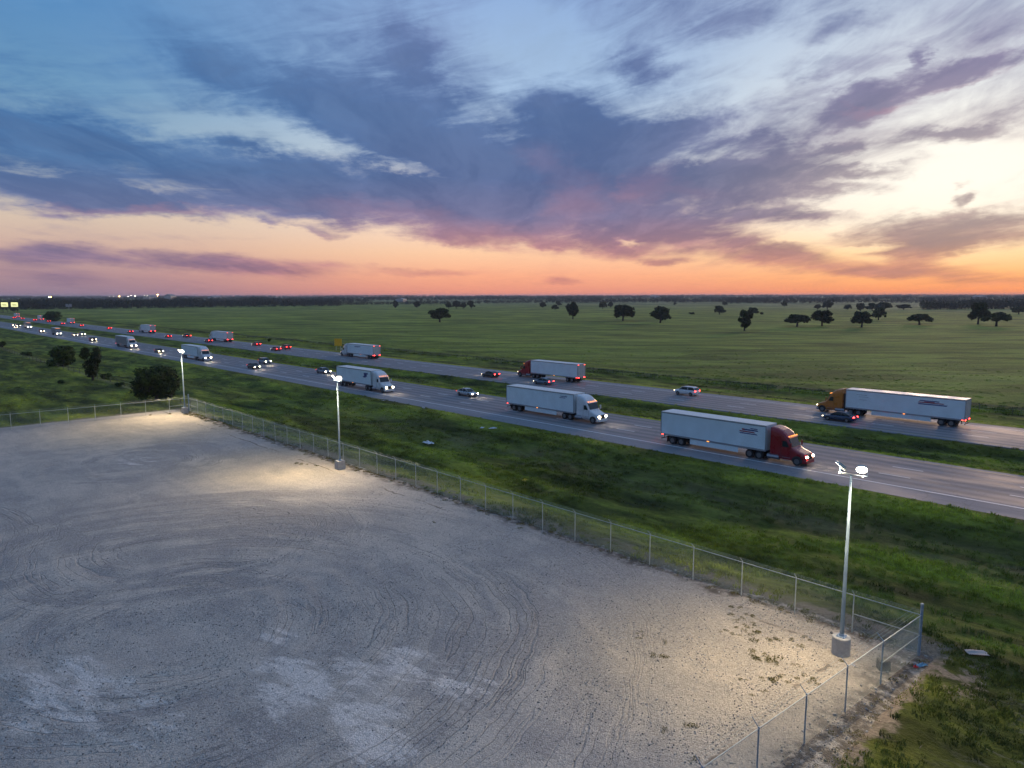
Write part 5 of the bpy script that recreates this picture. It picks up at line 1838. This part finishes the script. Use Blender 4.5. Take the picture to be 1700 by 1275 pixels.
# --- cars
def car_shapes(kind):
    d = {}
    if kind == 'sedan':
        L, hw, H = 4.75, .90, 1.45
        st = [(0, .55, .30, .62), (-.06, .74, .24, .70), (-.35, .85, .20, .78), (-1.25, .89, .18, .90), (-1.75, .90, .18, .95), (-3.6, .90, .18, .98), (-4.2, .88, .20, 1.00), (-4.62, .82, .26, .97), (-4.74, .66, .34, .88)]
        cab = [(-1.22, .80, .88, .92), (-1.95, .72, .88, 1.36), (-2.35, .70, .88, 1.44), (-3.1, .70, .88, 1.43), (-3.75, .72, .88, 1.24), (-4.15, .78, .88, 1.0)]
        roof = [(-1.98, .66, 1.40), (-2.4, .65, 1.455), (-3.1, .65, 1.445), (-3.5, .66, 1.35)]
        wx = (-.92, -3.72)
    elif kind == 'suv':
        L, hw, H = 4.75, .93, 1.72
        st = [(0, .60, .36, .80), (-.06, .80, .30, .92), (-.35, .89, .26, 1.02), (-1.15, .92, .24, 1.10), (-1.6, .93, .24, 1.14), (-3.9, .93, .24, 1.16), (-4.5, .92, .26, 1.16), (-4.68, .88, .32, 1.12), (-4.74, .78, .40, 1.0)]
        cab = [(-1.12, .84, 1.06, 1.12), (-1.75, .76, 1.06, 1.60), (-2.15, .74, 1.06, 1.69), (-3.9, .74, 1.06, 1.68), (-4.35, .76, 1.06, 1.50), (-4.62, .84, 1.06, 1.14)]
        roof = [(-1.78, .70, 1.64), (-2.2, .69, 1.71), (-3.9, .69, 1.70), (-4.32, .70, 1.58)]
        wx = (-.92, -3.75)
    else:   # pickup
        L, hw, H = 5.6, .97, 1.85
        st = [(0, .70, .42, .95), (-.06, .88, .36, 1.06), (-.35, .95, .32, 1.12), (-1.35, .97, .30, 1.18), (-1.8, .97, .30, 1.20), (-5.4, .97, .32, 1.20), (-5.58, .95, .40, 1.18)]
        cab = [(-1.35, .88, 1.14, 1.18), (-1.95, .80, 1.14, 1.74), (-2.3, .78, 1.14, 1.82), (-3.4, .78, 1.14, 1.81), (-3.62, .82, 1.14, 1.2)]
        roof = [(-1.98, .74, 1.78), (-2.3, .73, 1.84), (-3.4, .73, 1.83)]
        wx = (-1.05, -4.3)
    d['L'] = L
    d['body'] = MB().loft([rrect(x, w, a, b, 4.0, 22) for x, w, a, b in st]).mesh('body', None, True)
    d['glass'] = MB().loft([rrect(x, w, a, b, 5.0, 20) for x, w, a, b in cab]).mesh('cabin_glass', VM['glass'], True)
    rm = MB()
    rm.loft([[(x, -w, z), (x, -w * .5, z + .025), (x, w * .5, z + .025), (x, w, z), (x, w, z - .05), (x, -w, z - .05)] for x, w, z in roof])
    d['roof'] = rm.mesh('roof')
    pl = []
    for s in (-1, 1):
        mb = MB()
        for (x0, w0, z0, z0t), (x1, w1, z1, z1t) in ((cab[0], cab[1]), (cab[-1], cab[-2])):
            mb.tube((x0 - .02 if x0 > -2 else x0, s * (w0 - .02), z0t), (x1, s * (w1 - .03), z1t), .045, .04, 5)
        xm = (cab[1][0] + cab[-2][0]) / 2
        mb.tube((xm, s * (cab[0][1] - .0), st[3][3] - .03), (xm, s * (cab[2][1] - .03), cab[2][3] - .03), .05, .045, 5)
        pl.append(mb.mesh('pillar'))
    d['pillar'] = pl
    fz = st[1][3] - .09
    d['head'] = [MB().ellipsoid((-.10, s * (st[1][1] - .10), fz), .16, .17, .085, 10, 6).mesh('headlight', VM['headlight']) for s in (-1, 1)]
    tz = st[-2][3] - .12
    d['tail'] = [MB().ellipsoid((-L + .08, s * (st[-2][1] - .14), tz), .12, .21, .09, 10, 6).mesh('tail_light', VM['tail']) for s in (-1, 1)]
    d['grille'] = MB().box(-.08, .015, -.42, .42, fz - .26, fz - .06).mesh('grille', VM['dark'])
    d['arch'] = []
    for wxx in wx:
        for s in (-1, 1):
            y1 = .905 if kind == 'sedan' else (.94 if kind == 'suv' else .98)
            rings = [[(wxx + .40 * math.cos(math.pi * k / 10), s * yy, .34 + .40 * math.sin(math.pi * k / 10)) for k in range(11)] for yy in (y1 - .2, y1)]
            d['arch'].append(MB().loft(rings).mesh('wheel_arch', VM['dark']))
    d['wx'] = wx
    d['wy'] = hw - .10
    d['mirror'] = [MB().ellipsoid((-1.75, s * (hw + .08), st[4][3] + .08), .07, .10, .07, 6, 4).mesh('mirror') for s in (-1, 1)]
    return d


CARS = {k: car_shapes(k) for k in ('sedan', 'suv', 'pickup')}


def car(centre, lane, sgn, kind, col, label, watts=0, group='cars on the highway', full=True):
    d = CARS[kind]
    t = thing('pickup_truck' if kind == 'pickup' else 'car', (centre + sgn * d['L'] / 2, lane, 0), label, 'pickup' if kind == 'pickup' else 'car', group, rz=0.0 if sgn > 0 else math.pi)
    m = VM[col]
    link('body', d['body'], t, m)
    link('cabin_glass', d['glass'], t)
    link('roof', d['roof'], t, m)
    for i in (0, 1):
        link('headlight', d['head'][i], t, VM['headlight'] if sgn > 0 else VM['headaway'])
        link('tail_light', d['tail'][i], t, VM['tailaway'] if sgn > 0 else VM['tail'])
        if full:
            link('pillar', d['pillar'][i], t, m)
            link('mirror', d['mirror'][i], t, m)
    for q in d['arch']:
        link('wheel_arch', q, t)
    for x in d['wx']:
        for s in (-1, 1):
            w = link('wheel', CARW[0], t, loc=(x, s * d['wy'], .33))
            if full:
                link('rim', CARW[1], w)
    if full:
        link('grille', d['grille'], t)
    if watts:
        beam(t, .25, -.6, .68, watts)
        beam(t, .25, .6, .68, watts)
    return t


R_ = 'cars heading right with headlights on'
L_ = 'cars heading left with red tail lights'
car(-103.0, 86.0, 1, 'sedan', 'silver', 'silver sedan in the inner lane just ahead of the blue-marked white truck', 700, R_)
car(-158.0, 86.0, 1, 'sedan', 'steel', 'grey-blue sedan right behind the blue-marked white truck', 700, R_)
car(-191.5, 86.2, 1, 'suv', 'steel', 'rear car of the close pair left of the grey-blue sedan', 700, R_)
car(-181.5, 78.6, 1, 'sedan', 'black', 'front darker car of the close pair left of the grey-blue sedan', 700, R_)
car(-254.5, 77.9, 1, 'sedan', 'black', 'dark car with bright headlights between grey-trailer truck and farthest floodlight', 600, R_)
car(-339.0, 77.9, 1, 'suv', 'black', 'car showing two round headlights left of the grey-trailer truck, front one', 500, R_)
car(-393.0, 86.0, 1, 'suv', 'steel', 'car in the inner lane behind the two round headlights', 500, R_, False)
car(-389.0, 82.0, 1, 'sedan', 'black', 'car alongside the inner-lane car behind the two round headlights', 0, R_, False)
car(-440.0, 77.8, 1, 'suv', 'black', 'car with large white headlights left of the dark box truck', 500, R_, False)
car(-515.0, 77.8, 1, 'sedan', 'black', 'leftmost car heading right, in the near lane', 400, R_, False)
car(-533.0, 82.0, 1, 'pickup', 'black', 'pickup beside the leftmost car heading right', 400, R_, False)
car(-548.0, 82.0, 1, 'sedan', 'silver', 'farthest car heading right, behind the pickup', 0, R_, False)
car(-74.5, 116.8, -1, 'suv', 'white', 'white SUV alone on the far carriageway between the red and orange cabs', 0, L_)
car(-42.8, 109.2, -1, 'sedan', 'blue', 'dark blue car overtaking alongside the orange-cab truck', 500, L_)
car(-105.0, 109.0, -1, 'sedan', 'steel', 'blue-grey car alongside the red-cab truck heading left', 400, L_)
car(-123.2, 110.0, -1, 'sedan', 'black', 'black car ahead of the blue-grey one, heading left', 600, L_)
car(-235.0, 110.0, -1, 'sedan', 'redcar_glow', 'dark red car heading left, nearer one of the overlapping pair', 400, L_)
car(-238.5, 115.3, -1, 'suv', 'redcar_glow', 'red car hidden partly behind the dark red one heading left', 0, L_)
car(-264.0, 115.8, -1, 'sedan', 'redcar_glow', 'single red car heading left behind the white truck, near the small bush', 400, L_)
car(-297.5, 110.4, -1, 'sedan', 'redcar_glow', 'red car beside the rear of the white truck near the farthest floodlight', 0, L_)
car(-338.0, 115.8, -1, 'pickup', 'redcar_glow', 'red pickup, right one of two red vehicles left of the floodlight heads', 0, L_, False)
car(-345.0, 110.0, -1, 'sedan', 'redcar_glow', 'red car, left one of two red vehicles left of the floodlight heads', 0, L_, False)
car(-403.0, 110.0, -1, 'sedan', 'redcar_glow', 'red-lit car just left of the grey-white truck heading left', 0, L_, False)
car(-455.0, 113.2, -1, 'sedan', 'redcar_glow', 'red-lit car alone above the white cab with grey trailer', 0, L_, False)
car(-508.0, 111.0, -1, 'sedan', 'redcar_glow', 'red-lit car alone right of the white box truck heading left', 0, L_, False)
car(-551.0, 109.5, -1, 'sedan', 'redcar_glow', 'red-lit car tucked below the white box truck right of the roadside tree', 0, L_, False)
car(-607.0, 112.0, -1, 'suv', 'redcar_glow', 'red-lit car directly in front of the dark roadside tree', 0, L_, False)
car(-646.0, 110.2, -1, 'suv', 'redcar_glow', 'red-lit car below the box truck left of the roadside tree', 0, L_, False)
car(-697.0, 110.6, -1, 'suv', 'redcar_glow', 'second red-lit car from the left edge of the view', 0, L_, False)
car(-728.0, 109.5, -1, 'suv', 'redcar_glow', 'red-lit car at the very left edge of the view', 0, L_, False)


# ------------------------------------------------------------------ signs, billboard, distant town
t = thing('warning_sign', (-223.7, 127.8, float(height(-223.7, 127.8))), 'orange-yellow square road sign on posts beyond the far carriageway', 'sign')
ORG = simple('orange_sign_face', (0.95, 0.50, 0.02), 0.45)
ORG.node_tree.nodes['Principled BSDF'].inputs['Roughness'].default_value = 0.4
link('sign_panel', MB().box(-1.35, 1.35, -.03, .03, 1.6, 4.2).mesh('sign_panel', ORG), t, rot=(0, 0, R(40)))
for s in (-.8, .8):
    link('post', MB().box(s - .05, s + .05, .032, .12, -.3, 4.1).mesh('post', MT['galv']), t, rot=(0, 0, R(40)))

YLIT = emitter('lit_billboard_face', (0.95, 0.92, 0.42), 1.1)
for i, (xx, yy, lb) in enumerate(((-1003.0, 143.0, 'lit pale yellow billboard at far left, left of the two'), (-996.0, 151.5, 'lit pale yellow billboard at far left, right of the two'))):
    t = thing('billboard', (xx, yy, 0), lb, 'billboard', 'lit billboards at the far left')
    link('billboard_face', MB().box(-.15, .15, -3.9, 3.9, 6.6, 11.6).mesh('billboard_face', YLIT), t, rot=(0, 0, R(-44) + math.pi / 2 * 0))
    link('billboard_frame', MB().box(-.3, -.16, -4.1, 4.1, 6.3, 11.9).mesh('billboard_frame', VM['dark']), t, rot=(0, 0, R(-44)))
    for s in (-2.4, 2.4):
        link('post', MB().tube((-.25, s, -1), (-.25, s, 6.5), .25, .25, 8).mesh('post', VM['dark']), t, rot=(0, 0, R(-44)))
    link('lettering', MB().box(.152, .17, -2.9, 2.4, 9.0, 9.6).box(.152, .17, -2.0, 2.9, 7.9, 8.3).mesh('lettering', simple('billboard_lettering', (0.10, 0.20, 0.06), 0.6)), t, rot=(0, 0, R(-44)))

t = thing('pylon', (-1074, 222, 0), 'grey twin-topped road sign mast before the far left wood', 'sign')
GR = simple('pale_grey_panel', (0.30, 0.32, 0.36), 0.6)
link('mast', MB().tube((0, 0, -1), (0, 0, 7), .3, .3, 8).mesh('mast', GR), t)
for s in (-1, 1):
    link('sign_panel', MB().box(-.2, .2, s * 2.2 - 1.7, s * 2.2 + 1.7, 4.8, 8.6).mesh('sign_panel', GR), t, rot=(0, 0, R(-44)))

TOWN_W = simple('town_wall', (0.42, 0.42, 0.44), 0.7, vary=.1)
TOWN_R = simple('town_roof', (0.25, 0.26, 0.29), 0.7, vary=.1)
SOD = emitter('sodium_lamp', (1.0, 0.42, 0.10), 260.0)
WHT = emitter('white_yard_lamp', (1.0, 0.88, 0.70), 110.0)


def at(u_, d):
    return cam_ground(u_ * d, d)


def shed(u_, d, w, dp, h, label, z0=0):
    x, y = at(u_, d)
    t = thing('distant_building', (x, y, float(height(x, y)) + z0), label, 'building', 'distant buildings', rz=R(46 + 90))
    link('wall', MB().box(-w / 2, w / 2, -dp / 2, dp / 2, -2, h).mesh('wall', TOWN_W), t)
    rf2 = MB().loft([[(-w / 2 - .5, -dp / 2 - .5, h + .01), (-w / 2 - .5, 0, h + h * .35), (-w / 2 - .5, dp / 2 + .5, h + .01)], [(w / 2 + .5, -dp / 2 - .5, h + .01), (w / 2 + .5, 0, h + h * .35), (w / 2 + .5, dp / 2 + .5, h + .01)]])
    link('roof', rf2.mesh('roof', TOWN_R), t)
    wn = MB()
    k = -w / 2 + 3
    while k < w / 2 - 4:
        wn.box(k, k + 2.2, dp / 2 + .01, dp / 2 + .08, h * .35, h * .7)
        wn.box(k, k + 2.2, -dp / 2 - .08, -dp / 2 - .01, h * .35, h * .7)
        k += 6
    link('window_band', wn.mesh('window_band', VM['glass']), t)


shed(-.552, 2500, 46, 20, 13, 'pale distant building by the lights at the left horizon')
shed(-.505, 2450, 60, 20, 14, 'long pale distant building between the two orange lights')
shed(-.478, 2500, 40, 24, 17, 'taller distant building just right of the higher orange light')
shed(-.415, 2350, 70, 18, 12, 'long low white-roofed distant shed left of the far trees')
shed(-.155, 1900, 60, 20, 8, 'low pale distant barn in the fields left of centre')
shed(.20, 3600, 110, 30, 10, 'pale distant barn on the horizon fields at centre')
shed(.655, 2300, 50, 20, 9, 'small pale distant barn above the right-hand wood')


def yard_lamp(u_, d, h, m, r, label):
    x, y = at(u_, d)
    t = thing('yard_lamp', (x, y, float(height(x, y))), label, 'lamp', 'distant yard lamps')
    link('mast', MB().tube((0, 0, -1), (0, 0, h - r * .8), .2, .12, 6).mesh('mast', VM['dark']), t)
    link('lamp', MB().ellipsoid((0, 0, h), r, r, r * .8, 8, 5).mesh('lamp', m), t)


yard_lamp(-.495, 2400, 20.5, SOD, 1.0, 'bright orange lamp highest over the left horizon town')
yard_lamp(-.549, 2350, 16.5, SOD, .75, 'orange lamp left of the highest one over the horizon town')
yard_lamp(-.645, 1700, 12.0 + 3, SOD, .5, 'orange lamp alone in the wood far left')
yard_lamp(-.648, 1690, 14.6, WHT, .4, 'small white lamp touching the lone orange lamp in the wood')
TL = ['faint white town lamp, first from left in the horizon string', 'faint white town lamp, second from left in the horizon string', 'faint white lamp directly right of the lower orange town lamp', 'faint white lamp, second right of the lower orange town lamp', 'faint white lamp, third right of the lower orange town lamp', 'white lamp, fourth right of the lower orange town lamp, at the string end', 'left lamp of the white pair under the long pale building', 'right lamp of the white pair under the long pale building', 'left lamp at the long low white-roofed shed', 'right lamp at the long low white-roofed shed']
for i, (u_, hh) in enumerate(((-.562, 16), (-.557, 16.3), (-.541, 16.5), (-.537, 16.2), (-.532, 16.8), (-.527, 17), (-.513, 16.6), (-.510, 16.4), (-.462, 15.6), (-.452, 15.4))):
    yard_lamp(u_, 2300, hh, WHT, .33, TL[i])

# ------------------------------------------------------------------ litter
WHITE = simple('white_plastic', (0.72, 0.74, 0.78), 0.4, vary=.05)
PAPER = simple('pale_board', (0.36, 0.35, 0.34), 0.7, vary=.08)


def rumpled(x, y, w, d, h, m, name, label, cat, seed, n=9):
    g = random.Random(seed)
    mb = MB()
    P = [[(w * (i / (n - 1) - .5) * g.uniform(.8, 1.1), d * (j / (n - 1) - .5) * g.uniform(.8, 1.1), h * g.random() * (1 - max(abs(i / (n - 1) - .5), abs(j / (n - 1) - .5)) * 1.6) + .02) for j in range(n)] for i in range(n)]
    for i in range(n - 1):
        for j in range(n - 1):
            mb.quad(P[i][j], P[i + 1][j], P[i + 1][j + 1], P[i][j + 1])
    o = link(name, mb.mesh(name, m), loc=(x, y, float(height(x, y)) + .09), rot=(0, 0, g.uniform(0, 3)))
    sol = o.modifiers.new('thickness', 'SOLIDIFY')
    sol.thickness = .02
    return tag(o, label, cat)


rumpled(-76.5, 56.9, 1.8, 1.0, .5, WHITE, 'plastic_sheet', 'crumpled white plastic sheet in the ditch grass below the middle-lane truck', 'litter', 3)
rumpled(-77.3, 67.3, 1.0, .5, .25, WHITE, 'plastic_scrap', 'left white scrap on the upper verge near the road edge', 'litter', 4)
rumpled(-75.6, 67.9, 1.2, .5, .25, WHITE, 'plastic_scrap', 'right white scrap on the upper verge near the road edge', 'litter', 5)
rumpled(-108.5, 71.0, 1.2, .5, .05, PAPER, 'paper_scrap', 'pale flat scrap at the shoulder edge below the blue-marked truck', 'litter', 6)
rumpled(-96.5, 71.0, 1.5, .5, .06, PAPER, 'paper_scrap', 'pale flat scrap at the shoulder edge right of the other scrap', 'litter', 7)
rumpled(-53.4, 52.6, .7, .5, .3, simple('yellow_plastic', (0.7, 0.5, 0.02), .5), 'plastic_bag', 'small yellow bag in the verge grass left of the nearest floodlight', 'litter', 8)
rumpled(-8.9, 42.6, 1.0, .6, .12, PAPER, 'cardboard_sheet', 'pale grey flat board lying in the grass right of the fence corner', 'litter', 9, 4)
rumpled(-10.55, 39.2, .6, .3, .2, simple('sky_blue_plastic', (0.14, 0.34, 0.50), .5), 'plastic_bag', 'sky-blue bag at the foot of the fence corner post', 'litter', 10)
rumpled(-10.7, 38.8, .25, .2, .2, simple('red_plastic', (0.5, 0.03, 0.03), .4), 'can', 'small red can beside the sky-blue bag', 'litter', 11, 5)
rumpled(-11.3, 38.6, .5, .25, .12, WHITE, 'paper_scrap', 'small white scrap beside the sky-blue bag', 'litter', 12, 5)
rumpled(-13.0, 36.6, .30, .22, .16, WHITE, 'paper_cup', 'tiny white scrap right of the nearest floodlight base', 'litter', 13, 5)
ob = MB().loft([rrect(0, .0, 0, 0, 4, 12)]) if False else None
kb = MB()
kb.loft([[(-.28, -.2, 0), (.28, -.2, 0), (.28, .2, 0), (-.28, .2, 0)], [(-.27, -.19, .48), (.27, -.19, .50), (.26, .19, .47), (-.27, .19, .49)]])
kb.box(-.24, .24, -.16, .16, .50, .53)
tag(link('block', kb.mesh('block', simple('brown_block', (0.16, 0.14, 0.11), .9, vary=.2, bump=.5)), loc=(-11.75, 37.3, 0.0), rot=(0, 0, .7)), 'brown weathered block on the gravel behind the right fence', 'block')

# ------------------------------------------------------------------ evening haze
m = bpy.data.materials.new('evening_haze')
m.use_nodes = True
t = NT(m.node_tree)
t.n.clear()
pv = t.new('ShaderNodeVolumePrincipled')
pv.inputs['Color'].default_value = (0.72, 0.82, 1.0, 1)
pv.inputs['Density'].default_value = 0.00009
pv.inputs['Anisotropy'].default_value = 0.2
mo = t.new('ShaderNodeOutputMaterial')
t.l.new(pv.outputs[0], mo.inputs['Volume'])
hz = link('haze', MB().box(-7400, 7400, -7400, 7400, -9, 27.5).mesh('haze', m))
tag(hz, kind='stuff')
